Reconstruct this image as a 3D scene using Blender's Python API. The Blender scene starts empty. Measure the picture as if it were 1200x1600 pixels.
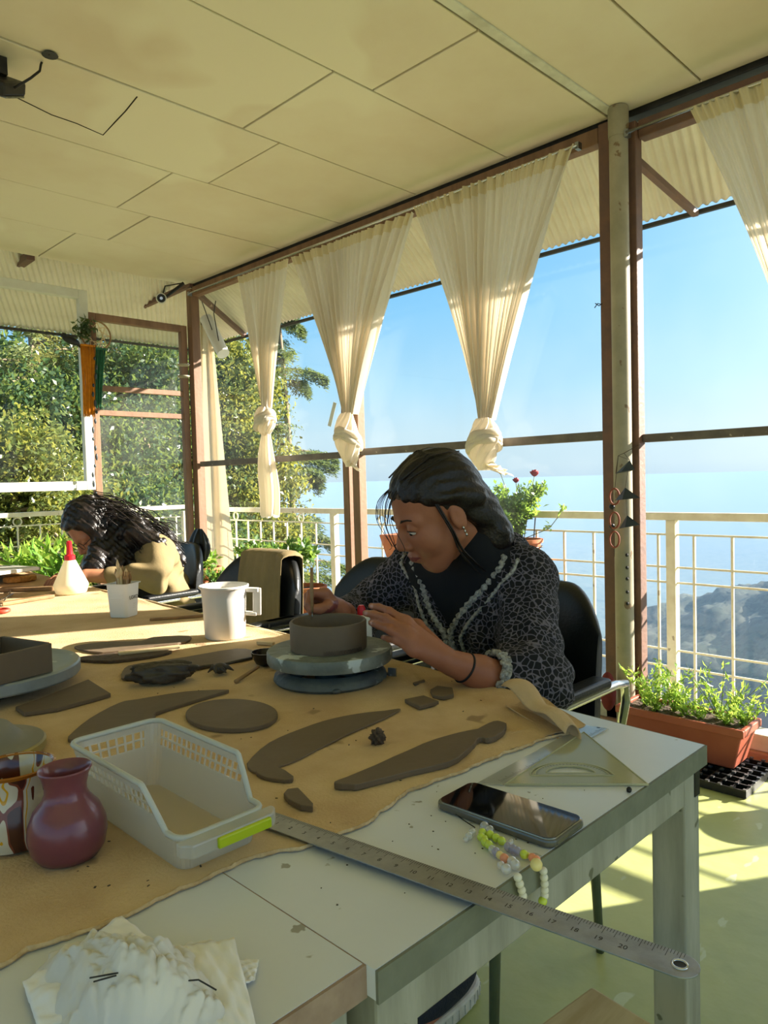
import bpy, math, random
import numpy as np
from mathutils import Vector, Matrix
random.seed(7); np.random.seed(7)
PI = math.pi
SC = bpy.context.scene
COL = SC.collection

# ------------------------------------------------------------------ camera
CF, CH = 1150.0, 1.13                       # focal length in px of a 1200x1600 frame, eye height
_v2 = np.array([1150, 80, CF.__float__()]); _v1 = np.array([-1152, 18, CF])
_X = _v2/np.linalg.norm(_v2); _Y = _v1-_X*(_v1@_X); _Y /= np.linalg.norm(_Y)
_Z = np.cross(_X, _Y); _Z = _Z if _Z[1] > 0 else -_Z
CM = np.array([_X, _Y, _Z])
cam_d = bpy.data.cameras.new('camera'); cam = bpy.data.objects.new('camera', cam_d); COL.objects.link(cam)
_r, _u, _b = CM[:, 0], CM[:, 1], -CM[:, 2]
cam.matrix_world = Matrix(((_r[0], _u[0], _b[0], 0), (_r[1], _u[1], _b[1], 0), (_r[2], _u[2], _b[2], CH), (0, 0, 0, 1)))
cam_d.sensor_fit = 'HORIZONTAL'; cam_d.sensor_width = 36; cam_d.lens = CF*36/1200
cam_d.clip_start = .02; cam_d.clip_end = 30000
SC.camera = cam

# measuring helpers: a ray of the photograph meets a plane of the room
def _ray(px, py): return CM@np.array([px-600, 800-py, CF])
def onz(px, py, z=.75):
    r = _ray(px, py); t = (z-CH)/r[2]; return (r[0]*t, r[1]*t, z)
def onx(px, py, x):
    r = _ray(px, py); t = x/r[0]; return (x, r[1]*t, CH+r[2]*t)
def ony(px, py, y):
    r = _ray(px, py); t = y/r[1]; return (r[0]*t, y, CH+r[2]*t)
def dep(px, py, d):
    r = _ray(px, py)*(d/CF); return (r[0], r[1], CH+r[2])

# ------------------------------------------------------------------ world, sun, exposure
def lin(h):
    if isinstance(h, (tuple, list)): return (*h[:3], 1)
    v = [int(h[i:i+2], 16)/255 for i in (0, 2, 4)]
    return (*[c/12.92 if c <= .04045 else ((c+.055)/1.055)**2.4 for c in v], 1)
W = bpy.data.worlds.new('sky'); SC.world = W; W.use_nodes = True
nt = W.node_tree; nt.nodes.clear()
tc = nt.nodes.new('ShaderNodeTexCoord'); sx = nt.nodes.new('ShaderNodeSeparateXYZ')
nt.links.new(tc.outputs['Generated'], sx.inputs[0])
rp = nt.nodes.new('ShaderNodeValToRGB'); cr = rp.color_ramp
stops = [(0, (.24, .25, .22)), (.49, (.36, .42, .46)), (.5, (.42, .57, .68)), (.508, (.46, .61, .70)), (.53, (.46, .63, .72)), (.56, (.33, .58, .75)), (.61, (.21, .50, .77)), (.65, (.15, .44, .76)), (.75, (.09, .34, .70)), (1, (.05, .20, .50))]
cr.elements[0].position = 0; cr.elements[1].position = 1
for p, c in stops[1:-1]: cr.elements.new(p)
for e, (p, c) in zip(cr.elements, stops): e.position = p; e.color = (*c, 1)
ma = nt.nodes.new('ShaderNodeMath'); ma.operation = 'MULTIPLY_ADD'; ma.inputs[1].default_value = .5; ma.inputs[2].default_value = .5
nt.links.new(sx.outputs[2], ma.inputs[0]); nt.links.new(ma.outputs[0], rp.inputs[0])
bg = nt.nodes.new('ShaderNodeBackground'); bg.inputs[1].default_value = 1.0
# the pale glow that a low sun spreads over its side of the sky
sdn = nt.nodes.new('ShaderNodeVectorMath'); sdn.operation = 'DOT_PRODUCT'; sdn.inputs[1].default_value = (.782, -.498, .375); nt.links.new(tc.outputs['Generated'], sdn.inputs[0])
g0 = nt.nodes.new('ShaderNodeMath'); g0.operation = 'MAXIMUM'; g0.inputs[1].default_value = 0; nt.links.new(sdn.outputs['Value'], g0.inputs[0])
g1 = nt.nodes.new('ShaderNodeMath'); g1.operation = 'POWER'; g1.inputs[1].default_value = 5; nt.links.new(g0.outputs[0], g1.inputs[0])
g2 = nt.nodes.new('ShaderNodeMix'); g2.data_type = 'RGBA'; g2.blend_type = 'ADD'; g2.inputs[0].default_value = 1; g3 = nt.nodes.new('ShaderNodeVectorMath'); g3.operation = 'SCALE'; g3.inputs[0].default_value = (1.7, 1.65, 1.5); nt.links.new(g1.outputs[0], g3.inputs['Scale'])
nt.links.new(rp.outputs[0], g2.inputs[6]); nt.links.new(g3.outputs[0], g2.inputs[7]); nt.links.new(g2.outputs[2], bg.inputs[0])
wo = nt.nodes.new('ShaderNodeOutputWorld'); nt.links.new(bg.outputs[0], wo.inputs[0])
sun_d = bpy.data.lights.new('sun', 'SUN'); sun_d.energy = 16; sun_d.color = (1, .915, .80); sun_d.angle = .009
sun = bpy.data.objects.new('sun', sun_d); COL.objects.link(sun)
SAZ, SEL = math.radians(-32.5), math.radians(22)
_sd = Vector((math.cos(SAZ)*math.cos(SEL), math.sin(SAZ)*math.cos(SEL), math.sin(SEL)))
sun.rotation_euler = _sd.to_track_quat('Z', 'Y').to_euler()
VS = SC.view_settings; VS.view_transform = 'Standard'; VS.look = 'None'; VS.gamma = 1; VS.use_curve_mapping = False
VS.exposure = 0.42
SC.cycles.max_bounces = 12; SC.cycles.diffuse_bounces = 6; SC.cycles.transparent_max_bounces = 24; SC.cycles.transmission_bounces = 8
SC.cycles.use_denoising = True; SC.cycles.sample_clamp_indirect = 6; SC.cycles.caustics_reflective = False; SC.cycles.caustics_refractive = False
SC.cycles.volume_bounces = 2

# ------------------------------------------------------------------ materials
def mat(name, col, rough=.6, metal=0, n=None, bump=None, spec=.5, trans=0, ior=1.45, coat=0, sub=None, emit=None, alpha=None, wave=None, spots=None):
    """n=(scale, other colour, amount[, stretch]); bump=(scale, strength[, detail]); spots=(scale, colour, threshold)"""
    m = bpy.data.materials.new(name); m.use_nodes = True; t = m.node_tree; N, L = t.nodes, t.links
    b = N['Principled BSDF']; b.inputs['Base Color'].default_value = lin(col); b.inputs['Roughness'].default_value = rough
    b.inputs['Metallic'].default_value = metal; b.inputs['Specular IOR Level'].default_value = spec
    b.inputs['Transmission Weight'].default_value = trans; b.inputs['IOR'].default_value = ior; b.inputs['Coat Weight'].default_value = coat
    if alpha is not None: b.inputs['Alpha'].default_value = alpha
    tc = N.new('ShaderNodeTexCoord'); src = tc.outputs['Object']; last = None
    if n:
        mp = N.new('ShaderNodeMapping'); mp.inputs['Scale'].default_value = n[3] if len(n) > 3 else (1, 1, 1); L.new(src, mp.inputs[0])
        no = N.new('ShaderNodeTexNoise'); no.inputs['Scale'].default_value = n[0]; no.inputs['Detail'].default_value = 6; no.inputs['Roughness'].default_value = .6
        L.new(mp.outputs[0], no.inputs[0])
        mr = N.new('ShaderNodeMapRange'); mr.inputs[1].default_value = .38; mr.inputs[2].default_value = .64; mr.inputs[3].default_value = 0; mr.inputs[4].default_value = n[2]
        L.new(no.outputs[0], mr.inputs[0])
        mx = N.new('ShaderNodeMix'); mx.data_type = 'RGBA'; mx.inputs[6].default_value = lin(col); mx.inputs[7].default_value = lin(n[1]); L.new(mr.outputs[0], mx.inputs[0])
        L.new(mx.outputs[2], b.inputs['Base Color']); last = mx.outputs[2]
    if spots:
        no = N.new('ShaderNodeTexNoise'); no.inputs['Scale'].default_value = spots[0]; no.inputs['Detail'].default_value = 3
        mp = N.new('ShaderNodeMapping'); mp.inputs['Scale'].default_value = spots[3] if len(spots) > 3 else (1, 1, 1); mp.inputs['Location'].default_value = (3, 5, 1)
        L.new(src, mp.inputs[0]); L.new(mp.outputs[0], no.inputs[0])
        mr = N.new('ShaderNodeMapRange'); mr.inputs[1].default_value = spots[2]; mr.inputs[2].default_value = spots[2]+.03; L.new(no.outputs[0], mr.inputs[0])
        mx = N.new('ShaderNodeMix'); mx.data_type = 'RGBA'; mx.inputs[7].default_value = lin(spots[1]); L.new(mr.outputs[0], mx.inputs[0])
        if last: L.new(last, mx.inputs[6])
        else: mx.inputs[6].default_value = lin(col)
        L.new(mx.outputs[2], b.inputs['Base Color'])
    if bump:
        no = N.new('ShaderNodeTexNoise'); no.inputs['Scale'].default_value = bump[0]; no.inputs['Detail'].default_value = bump[2] if len(bump) > 2 else 4; L.new(src, no.inputs[0])
        bp = N.new('ShaderNodeBump'); bp.inputs['Strength'].default_value = bump[1]; bp.inputs['Distance'].default_value = .01
        L.new(no.outputs[0], bp.inputs['Height']); L.new(bp.outputs[0], b.inputs['Normal'])
    if sub:                                             # light passes through the sheet: (colour, share)
        tr = N.new('ShaderNodeBsdfTranslucent'); tr.inputs[0].default_value = lin(sub[0]); ms = N.new('ShaderNodeMixShader'); ms.inputs[0].default_value = sub[1]
        L.new(b.outputs[0], ms.inputs[1]); L.new(tr.outputs[0], ms.inputs[2]); L.new(ms.outputs[0], N['Material Output'].inputs[0])
    if emit: b.inputs['Emission Color'].default_value = lin(emit[0]); b.inputs['Emission Strength'].default_value = emit[1]
    return m
def clear_mat(name, tint, refl=.08, rough=.02, cloud=None, body=None):
    """thin clear sheet: passes light, mirrors a little, body=(colour, share) makes it milky"""
    m = bpy.data.materials.new(name); m.use_nodes = True; t = m.node_tree; N, L = t.nodes, t.links; N.remove(N['Principled BSDF'])
    tr = N.new('ShaderNodeBsdfTransparent'); tr.inputs[0].default_value = lin(tint)
    gl = N.new('ShaderNodeBsdfGlossy'); gl.inputs['Roughness'].default_value = rough; gl.inputs[0].default_value = (1, 1, 1, 1)
    lw = N.new('ShaderNodeLayerWeight'); lw.inputs[0].default_value = .5; pw = N.new('ShaderNodeMath'); pw.operation = 'POWER'; pw.inputs[1].default_value = 4; L.new(lw.outputs['Facing'], pw.inputs[0])
    mu = N.new('ShaderNodeMath'); mu.operation = 'MULTIPLY_ADD'; mu.inputs[1].default_value = refl; mu.inputs[2].default_value = refl*.06; mu.use_clamp = True; L.new(pw.outputs[0], mu.inputs[0])
    ms = N.new('ShaderNodeMixShader'); L.new(mu.outputs[0], ms.inputs[0]); L.new(tr.outputs[0], ms.inputs[1]); L.new(gl.outputs[0], ms.inputs[2])
    out = ms.outputs[0]
    if body:
        df = N.new('ShaderNodeBsdfDiffuse'); df.inputs[0].default_value = lin(body[0])
        tl = N.new('ShaderNodeBsdfTranslucent'); tl.inputs[0].default_value = lin(body[0]); a = N.new('ShaderNodeMixShader'); a.inputs[0].default_value = .5
        L.new(df.outputs[0], a.inputs[1]); L.new(tl.outputs[0], a.inputs[2])
        m2 = N.new('ShaderNodeMixShader'); m2.inputs[0].default_value = body[1]
        if len(body) > 2:
            tc = N.new('ShaderNodeTexCoord'); no = N.new('ShaderNodeTexNoise'); no.inputs['Scale'].default_value = body[2]; no.inputs['Detail'].default_value = 8; L.new(tc.outputs['Object'], no.inputs[0])
            mr = N.new('ShaderNodeMapRange'); mr.inputs[1].default_value = .42; mr.inputs[2].default_value = .75; mr.inputs[3].default_value = body[1]*.25; mr.inputs[4].default_value = body[1]*2; L.new(no.outputs[0], mr.inputs[0]); L.new(mr.outputs[0], m2.inputs[0])
        L.new(out, m2.inputs[1]); L.new(a.outputs[0], m2.inputs[2]); out = m2.outputs[0]
    L.new(out, N['Material Output'].inputs[0])
    return m

M = {}
M['ceil'] = mat('ceiling_paint', 'e2dac4', .55, n=(1.1, 'd6c8ae', .8), bump=(30, .05), spots=(.8, 'e6e0ca', .56))
M['ceil_back'] = mat('joint_backing', '3a372c', .9)  # dark backing board that shows through the open ceiling joints
M['batten'] = mat('white_batten', 'd8d8c8', .6, n=(9, 'a8a490', .6))
M['corr'] = mat('corrugated_sheet', 'e6e0cc', .6, n=(2, 'd2cab4', .8))
M['rust'] = mat('rusty_brown_paint', '6a5046', .6, n=(14, '7c5a48', .8), bump=(60, .2), spots=(9, 'b59a84', .68))
M['wood'] = mat('brown_timber', '8c6a50', .6, n=(6, '745640', .8, (3, 3, .4)), bump=(40, .15))
M['grey_bar'] = mat('grey_brown_bar', '5c544c', .6, n=(12, '746a5e', .8), spots=(45, 'a89c8c', .70))
M['pipe'] = mat('old_cream_pipe', 'a69c84', .5, n=(5, '8d8770', .9), spots=(16, '7b654a', .66))
M['floor'] = mat('green_floor_paint', 'bcc07c', .38, n=(2.2, 'a4ab6e', .9), bump=(9, .35), spots=(7, 'c2c99a', .66, (1, 2.2, 1)))
M['white_frame'] = mat('white_window_frame', 'dcdcd0', .4, n=(8, 'c4c2b0', .5))
M['rail'] = mat('cream_rail_paint', 'e2dcc4', .5, n=(9, 'c6bb9c', .7), spots=(15, '9a8c72', .68))
M['sill'] = mat('pale_sill', 'd8d4c0', .6, n=(6, 'b8b09a', .8))
M['pink'] = mat('faded_red_base', 'b07c68', .7, n=(8, '9c8a70', .8))
M['glass'] = clear_mat('window_glass', (.98, .99, .98), .30, .0, body=('f4f4ee', .016, 2.2))
M['dusty_glass'] = clear_mat('dusty_window_glass', (.95, .96, .94), .4, .03, body=('e4e6dc', .10, 1.5))
M['wallpaint'] = mat('cream_wall', 'e0d8bc', .7, n=(3, 'cfc6a8', .6))
M['dark'] = mat('black_plastic', '151515', .45)
M['darkmetal'] = mat('dark_metal', '2b2927', .45, .3, n=(20, '3c3a36', .7))
M['chrome'] = mat('chrome', 'd0d0ce', .18, 1)
M['steel'] = mat('brushed_steel', 'a4a8ac', .34, 1, n=(30, '8a8e90', .7), bump=(80, .05))

# ------------------------------------------------------------------ object helpers
WL = {}                                     # world position of a thing's origin
class MB:
    def __init__(s): s.v = []; s.f = []; s.mi = []
    def add(s, v, f, mi=0):
        k = len(s.v); s.v += [tuple(map(float, p)) for p in v]; s.f += [tuple(i+k for i in q) for q in f]; s.mi += [mi]*len(f); return s
    def box(s, lo, hi, mi=0):
        (a, b, c), (d, e, g) = lo, hi
        return s.add([(a,b,c),(d,b,c),(d,e,c),(a,e,c),(a,b,g),(d,b,g),(d,e,g),(a,e,g)], [(0,3,2,1),(4,5,6,7),(0,1,5,4),(1,2,6,5),(2,3,7,6),(3,0,4,7)], mi)
    def cbox(s, c, sz, rz=0, mi=0, ry=0, rx=0):
        R = (Matrix.Rotation(rz, 3, 'Z')@Matrix.Rotation(ry, 3, 'Y')@Matrix.Rotation(rx, 3, 'X')); c = Vector(c)
        h = [x/2 for x in sz]
        P = [c+R@Vector((x*h[0], y*h[1], z*h[2])) for z in (-1, 1) for x, y in ((-1,-1),(1,-1),(1,1),(-1,1))]
        return s.add(P, [(0,3,2,1),(4,5,6,7),(0,1,5,4),(1,2,6,5),(2,3,7,6),(3,0,4,7)], mi)
    def beam(s, a, b, w, h, mi=0, up=(0, 0, 1)):
        a, b = Vector(a), Vector(b); d = (b-a).normalized(); u = Vector(up)
        if abs(d.dot(u)) > .98: u = Vector((1, 0, 0))
        x = d.cross(u).normalized(); y = x.cross(d)
        P = [p+x*(i*w/2)+y*(j*h/2) for p in (a, b) for i, j in ((-1,-1),(1,-1),(1,1),(-1,1))]
        return s.add(P, [(0,1,2,3),(7,6,5,4),(0,4,5,1),(1,5,6,2),(2,6,7,3),(3,7,4,0)], mi)
    def tube(s, pts, r, n=10, mi=0, cap=True, closed=False, flat=1.0, up=None):
        P = [Vector(p) for p in pts]; R = r if isinstance(r, (list, tuple)) else [r]*len(P)
        k = len(P); rings = []; prev = Vector(up).normalized() if up else None
        for i, p in enumerate(P):
            a = P[(i-1) % k] if (i > 0 or closed) else p; b = P[(i+1) % k] if (i < k-1 or closed) else p
            d = (b-a).normalized() if (b-a).length > 1e-9 else Vector((0, 0, 1))
            if prev is None: prev = Vector((0, 0, 1)) if abs(d.z) < .9 else Vector((1, 0, 0))
            x = d.cross(prev)
            if x.length < 1e-6: x = d.cross(Vector((.3, .8, .5)))
            x.normalize(); y = x.cross(d).normalized()
            if not up: prev = y
            rings.append([p+x*(math.cos(2*PI*j/n)*R[i])+y*(math.sin(2*PI*j/n)*R[i]*flat) for j in range(n)])
        v = [q for rg in rings for q in rg]; f = []
        for i in range(k if closed else k-1):
            for j in range(n):
                a, b = i*n+j, i*n+(j+1) % n; c, d = ((i+1) % k)*n+(j+1) % n, ((i+1) % k)*n+j
                f.append((a, b, c, d))
        if cap and not closed: f.append(tuple(range(n-1, -1, -1))); f.append(tuple((k-1)*n+j for j in range(n)))
        return s.add(v, f, mi)
    def lathe(s, prof, c=(0, 0, 0), n=32, mi=0, sx=1, sy=1, rz=0, cap0=True, cap1=False, wob=None):
        v = []; f = []; k = len(prof)
        for i, (r, z) in enumerate(prof):
            for j in range(n):
                a = 2*PI*j/n; rr = r*(1+(wob(a, z) if wob else 0)); x, y = rr*math.cos(a)*sx, rr*math.sin(a)*sy
                v.append((c[0]+x*math.cos(rz)-y*math.sin(rz), c[1]+x*math.sin(rz)+y*math.cos(rz), c[2]+z))
        for i in range(k-1):
            for j in range(n): f.append((i*n+j, i*n+(j+1) % n, (i+1)*n+(j+1) % n, (i+1)*n+j))
        if cap0: f.append(tuple(range(n-1, -1, -1)))
        if cap1: f.append(tuple((k-1)*n+j for j in range(n)))
        return s.add(v, f, mi)
    def prism(s, poly, z0, z1, mi=0, top=None):
        n = len(poly); t = top or poly
        A = sum(poly[i][0]*poly[(i+1) % n][1]-poly[(i+1) % n][0]*poly[i][1] for i in range(n))
        if A < 0: poly = poly[::-1]; t = t[::-1]
        return s.add([(p[0], p[1], z0) for p in poly]+[(p[0], p[1], z1) for p in t], [tuple(range(n-1, -1, -1)), tuple(range(n, 2*n))]+[(i, (i+1) % n, n+(i+1) % n, n+i) for i in range(n)], mi)
    def ball(s, c, r, n=16, m=10, mi=0, R=None):
        r = r if isinstance(r, (tuple, list)) else (r, r, r); v = []; f = []
        for i in range(m+1):
            t = PI*i/m
            for j in range(n):
                a = 2*PI*j/n; p = Vector((r[0]*math.sin(t)*math.cos(a), r[1]*math.sin(t)*math.sin(a), r[2]*math.cos(t)))
                if R: p = R@p
                v.append((c[0]+p.x, c[1]+p.y, c[2]+p.z))
        for i in range(m):
            for j in range(n): f.append((i*n+j, (i+1)*n+j, (i+1)*n+(j+1) % n, i*n+(j+1) % n))
        return s.add(v, f, mi)
    def grid(s, fn, nu, nv, mi=0, wrap=False):
        v = [fn(i/(nu if wrap else nu-1), j/(nv-1)) for j in range(nv) for i in range(nu)]; f = []
        for j in range(nv-1):
            for i in range(nu if wrap else nu-1): a, b = j*nu+i, j*nu+(i+1) % nu; f.append((a, b, b+nu, a+nu))
        return s.add(v, f, mi)
    def done(s, name, m, parent=None, label=None, cat=None, group=None, kind=None, smooth=False, bevel=0, solid=0, subd=0, origin=None, seg=2, weld=False):
        me = bpy.data.meshes.new(name); v = np.array(s.v, dtype=float).reshape(-1, 3)
        if parent is not None: o0 = np.array(WL[parent.name])
        else: o0 = np.array(origin) if origin is not None else np.array([(v[:, 0].min()+v[:, 0].max())/2, (v[:, 1].min()+v[:, 1].max())/2, v[:, 2].min()])
        me.from_pydata((v-o0).tolist(), [], s.f); ms = m if isinstance(m, (list, tuple)) else [m]
        for q in ms: me.materials.append(M[q] if isinstance(q, str) else q)
        if len(ms) > 1: me.polygons.foreach_set('material_index', s.mi)
        if smooth is True: me.polygons.foreach_set('use_smooth', [True]*len(s.f))
        me.validate(); me.update()
        if smooth not in (True, False): me.polygons.foreach_set('use_smooth', [True]*len(me.polygons)); me.set_sharp_from_angle(angle=math.radians(smooth))
        o = bpy.data.objects.new(name, me); COL.objects.link(o)
        if parent is not None: o.parent = parent; WL[o.name] = tuple(o0)
        else: o.location = o0; WL[o.name] = tuple(o0)
        if solid: k = o.modifiers.new('s', 'SOLIDIFY'); k.thickness = solid; k.offset = 0
        if bevel: k = o.modifiers.new('b', 'BEVEL'); k.width = bevel; k.segments = seg; k.limit_method = 'ANGLE'; k.angle_limit = .6; k.harden_normals = False
        if subd: k = o.modifiers.new('u', 'SUBSURF'); k.levels = subd; k.render_levels = subd
        return tag(o, label, cat, group, kind)
def tag(o, label=None, cat=None, group=None, kind=None):
    for k, v in (('label', label), ('category', cat), ('group', group), ('kind', kind)):
        if v: o[k] = v
    return o
def thing(name, label, cat, loc=(0, 0, 0), group=None, kind=None):
    o = bpy.data.objects.new(name, None); o.empty_display_size = .05; COL.objects.link(o); o.location = loc; WL[o.name] = tuple(map(float, loc))
    return tag(o, label, cat, group, kind)
def struct(mb, name, m, parent=None, label=None, **k): return mb.done(name, m, parent, label, kind=None if parent else 'structure', **k)
def dup(o, loc=None, rz=None, label=None, par=None):
    c = o.copy(); COL.objects.link(c)
    if par: c.parent = par
    for ch in list(o.children): dup(ch, par=c)
    if loc is not None: c.location = loc
    if rz is not None: c.rotation_euler = (0, 0, rz)
    if label: c['label'] = label
    return c
def nz(x, y=0., z=0., s=0):
    "cheap smooth pseudo noise in -1..1"
    return (math.sin(x*1.7+y*2.3+s*1.3)+math.sin(x*3.1-y*1.9+z*2.7+s*2.1+1.7)+math.sin(y*4.3+z*3.7-x*.9+s*.7))/3

# ------------------------------------------------------------------ the setting
XW, YB, ZC = 3.05, 5.12, 2.68
fl = MB().box((-4, -3, -.12), (XW+.02, YB+.1, 0)); struct(fl, 'floor', 'floor')
# ceiling: backing with separate boards, joints left open
ce = struct(MB().box((-4, -3, ZC+.012), (XW-.0, YB, ZC+.10)), 'ceiling', 'ceil_back')
rows = [-3, -2.4, -1.8, -1.2, -.6, 0., .6, 1.192, 1.575, 2.12, 2.725, 3.33, 3.945, 4.5, YB-.005]
for i in range(len(rows)-1):
    y0, y1 = rows[i], rows[i+1]; x = XW-.005; off = 2.115 if i % 2 == 0 else 1.915
    xs = [XW-.005, off] if i > 7 else [XW-.005, off-.9 if i == 7 else off-.6]
    while xs[-1] > -4: xs.append(max(-4, xs[-1]-1.215))
    for a, b in zip(xs[1:], xs[:-1]):
        g = .0045; dz = random.uniform(0, .004)
        MB().box((a+g, y0+g+(.012 if i == 8 else 0), ZC-dz), (b-g, y1-g, ZC+.014)).done('ceiling_panel', 'ceil', ce, bevel=.002, seg=1)
MB().box((-4, 1.535, ZC-.010), (XW-.01, 1.575, ZC-.001)).done('batten', 'batten', ce, bevel=.002, seg=1)
for pts in ([onz(10, 143, ZC), onz(45, 160, ZC), onz(80, 178, ZC), onz(120, 192, ZC), onz(160, 209, ZC), onz(180, 190, ZC), onz(196, 172, ZC), onz(215, 150, ZC)],):
    MB().tube([(p[0]+.004*nz(i*3.), p[1]+.004*nz(i*5.), ZC-.003) for i, p in enumerate(pts)], .0028, 5).done('crack', mat('crack_dark', '2c261c', .9), ce)
MB().lathe([(.028, -.006), (.022, 0)], onz(78, 84, ZC), 14, cap1=True).done('cable_hole', 'dark', ce)
# timber / steel of the window wall
def post(name, y0, y1, z0, z1, m, x0=XW-.03, x1=XW+.03): return struct(MB().box((x0, y0, z0), (x1, y1, z1)), name, m, bevel=.004)
post('trim_1', 1.574, 1.634, 0, 2.66, 'rust', XW-.03, XW+.03)
post('trim_2', 1.462, 1.514, 0, 2.62, 'rust', XW-.03, XW+.03)
post('trim_3', 3.225, 3.285, 0, 2.62, 'wood'); post('trim_4', 3.318, 3.372, 0, 2.62, 'wood')
post('trim_5', 5.045, 5.115, 0, 2.64, 'wood', XW-.035, XW+.035)
post('trim_6', 1.64, 5.05, 2.585, 2.655, 'wood', XW-.02, XW+.04)
post('trim_7', .0, 1.46, 2.55, 2.625, 'rust', XW-.01, XW+.05)
post('trim_8', -3, 5.1, 2.655, 2.685, 'darkmetal', XW+.0, XW+.07)
post('trim_9', 1.634, 3.225, 1.285, 1.325, 'grey_bar', XW-.02, XW+.02); post('trim_10', 3.372, 5.03, 1.275, 1.315, 'grey_bar', XW-.02, XW+.02)
post('trim_11', -.1, 1.462, 1.265, 1.30, 'grey_bar', XW-.0, XW+.04)
post('trim_12', -.1, 5.1, .035, .10, 'sill', XW-.03, XW+.07); post('trim_13', -.1, 5.1, 0, .035, 'pink', XW-.05, XW+.1)
pl = thing('pipe_column', 'round old cream painted pipe column between two brown window posts, brown rust blotches', 'column', (XW-.075, 1.515, 0))
MB().lathe([(.039, 0), (.039, 2.58)], (XW-.075, 1.515, 0), 28).done('shaft', 'pipe', pl, smooth=40)
MB().lathe([(.042, 2.55), (.0425, 2.57), (.0425, 2.67), (.040, 2.675)], (XW-.075, 1.515, 0), 28).done('collar', 'pipe', pl, smooth=40)
for z in (.455, .505, .562, .61, .664)[::-1]:
    MB().ball((XW-.075-.028, 1.515-.028, z+.12), .0075, 8, 6).done('hole', 'dark', pl)
struct(MB().box((XW-.02, -3, 0), (XW+.1, .03, 2.66)), 'wall_right', 'wallpaint')
for k, (y0, y1, z0, z1) in enumerate([(1.634, 3.225, .1, 1.285), (1.634, 3.225, 1.325, 2.585), (3.372, 5.03, .1, 1.275), (3.372, 5.03, 1.315, 2.585), (.03, 1.462, .1, 1.265), (.03, 1.462, 1.30, 2.55)]):
    struct(MB().add([(XW+.015, y0, z0), (XW+.015, y1, z0), (XW+.015, y1, z1), (XW+.015, y0, z1)], [(0, 1, 2, 3)]), 'window_%d' % (k+1), 'glass')
# back wall: white framed pane, brown framed panes
def frame(name, x0, x1, z0, z1, w, m, y=YB, d=.05, bars=(), glass='dusty_glass'):
    t = thing(name, None, None, ((x0+x1)/2, y, z0), kind='structure')
    for b in [((x0, z0), (x0+w, z1)), ((x1-w, z0), (x1, z1)), ((x0+w, z0), (x1-w, z0+w)), ((x0+w, z1-w), (x1-w, z1))]:
        MB().box((b[0][0], y-d/2, b[0][1]), (b[1][0], y+d/2, b[1][1])).done('frame_bar', m, t, bevel=.004)
    for z in bars: MB().box((x0+w, y-.018, z), (x1-w, y+.018, z+.038)).done('cross_bar', m, t, bevel=.003)
    MB().add([(x0+w, y, z0+w), (x1-w, y, z0+w), (x1-w, y, z1-w), (x0+w, y, z1-w)], [(0, 1, 2, 3)]).done('pane', glass, t)
    return t
frame('window_7', 1.05, 2.225, 1.12, 2.50, .062, 'white_frame', y=YB-.02, glass='glass')
frame('window_8', 2.235, 3.0, .10, 2.36, .05, 'wood', bars=(1.82, 1.645))
frame('window_9', -.2, 1.04, 1.12, 2.50, .062, 'white_frame', y=YB-.02, glass='glass')
struct(MB().box((-.3, YB-.04, 0), (3.1, YB+.04, .10)), 'baseboard_back', 'sill')
# outside: balcony slab, corrugated eaves on steel
EX, EZ = 3.92, 2.475
def sheet(p00, p10, p01, p11, n, amp, axis_n):
    mb = MB(); P = [np.array(q, float) for q in (p00, p10, p01, p11)]
    m = n*8
    for k in (0, 1):
        pass
    def fn(u, v):
        q = P[0]*(1-u)*(1-v)+P[1]*u*(1-v)+P[2]*(1-u)*v+P[3]*u*v
        q = q.copy(); q[2] += amp*math.sin(2*PI*n*u); return q
    mb.grid(fn, m, 3); return mb
struct(sheet((XW-.02, -3, 2.79), (XW-.02, 6.1, 2.79), (EX, -3, EZ+.03), (EX, 6.6, EZ+.03), 210, .007, 1), 'trim_14', 'corr', solid=.003)
struct(sheet((-4, YB-.02, 2.79), (XW, YB-.02, 2.79), (-4, 6.5, 2.50), (EX, 6.6, EZ+.03), 170, .007, 0), 'trim_15', 'corr', solid=.003)
struct(MB().box((-4, -3, 2.80), (XW, YB, 2.83)), 'trim_16', 'corr')
for nm, a, b, w in [('trim_17', (EX, -3, EZ), (EX, 6.55, EZ), .022), ('trim_18', (-4, 6.5, 2.48), (EX, 6.55, EZ), .022), ('trim_19', onx(985, 243, 3.1), onx(1087, 334, EX-.03), .03), ('trim_20', onx(310, 460, 3.09), onx(382, 524, EX), .035),
                    ('trim_22', onx(299, 444, 3.03), ony(190, 494, 6.3), .035), ('trim_23', ony(48, 400, 5.14), ony(4, 432, 6.3), .05)]:
    struct(MB().beam(a, b, w, w), nm, 'darkmetal' if nm in ('trim_17', 'trim_18') else 'rust')
struct(MB().box((XW+.1, -3, -.5), (3.95, 6.9, -.34)).box((-4, YB+.1, -.5), (XW+.1, 6.9, -.34)), 'balcony_floor', mat('balcony_concrete', 'bdb7a0', .8, n=(4, '9c977f', .8)))
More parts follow.
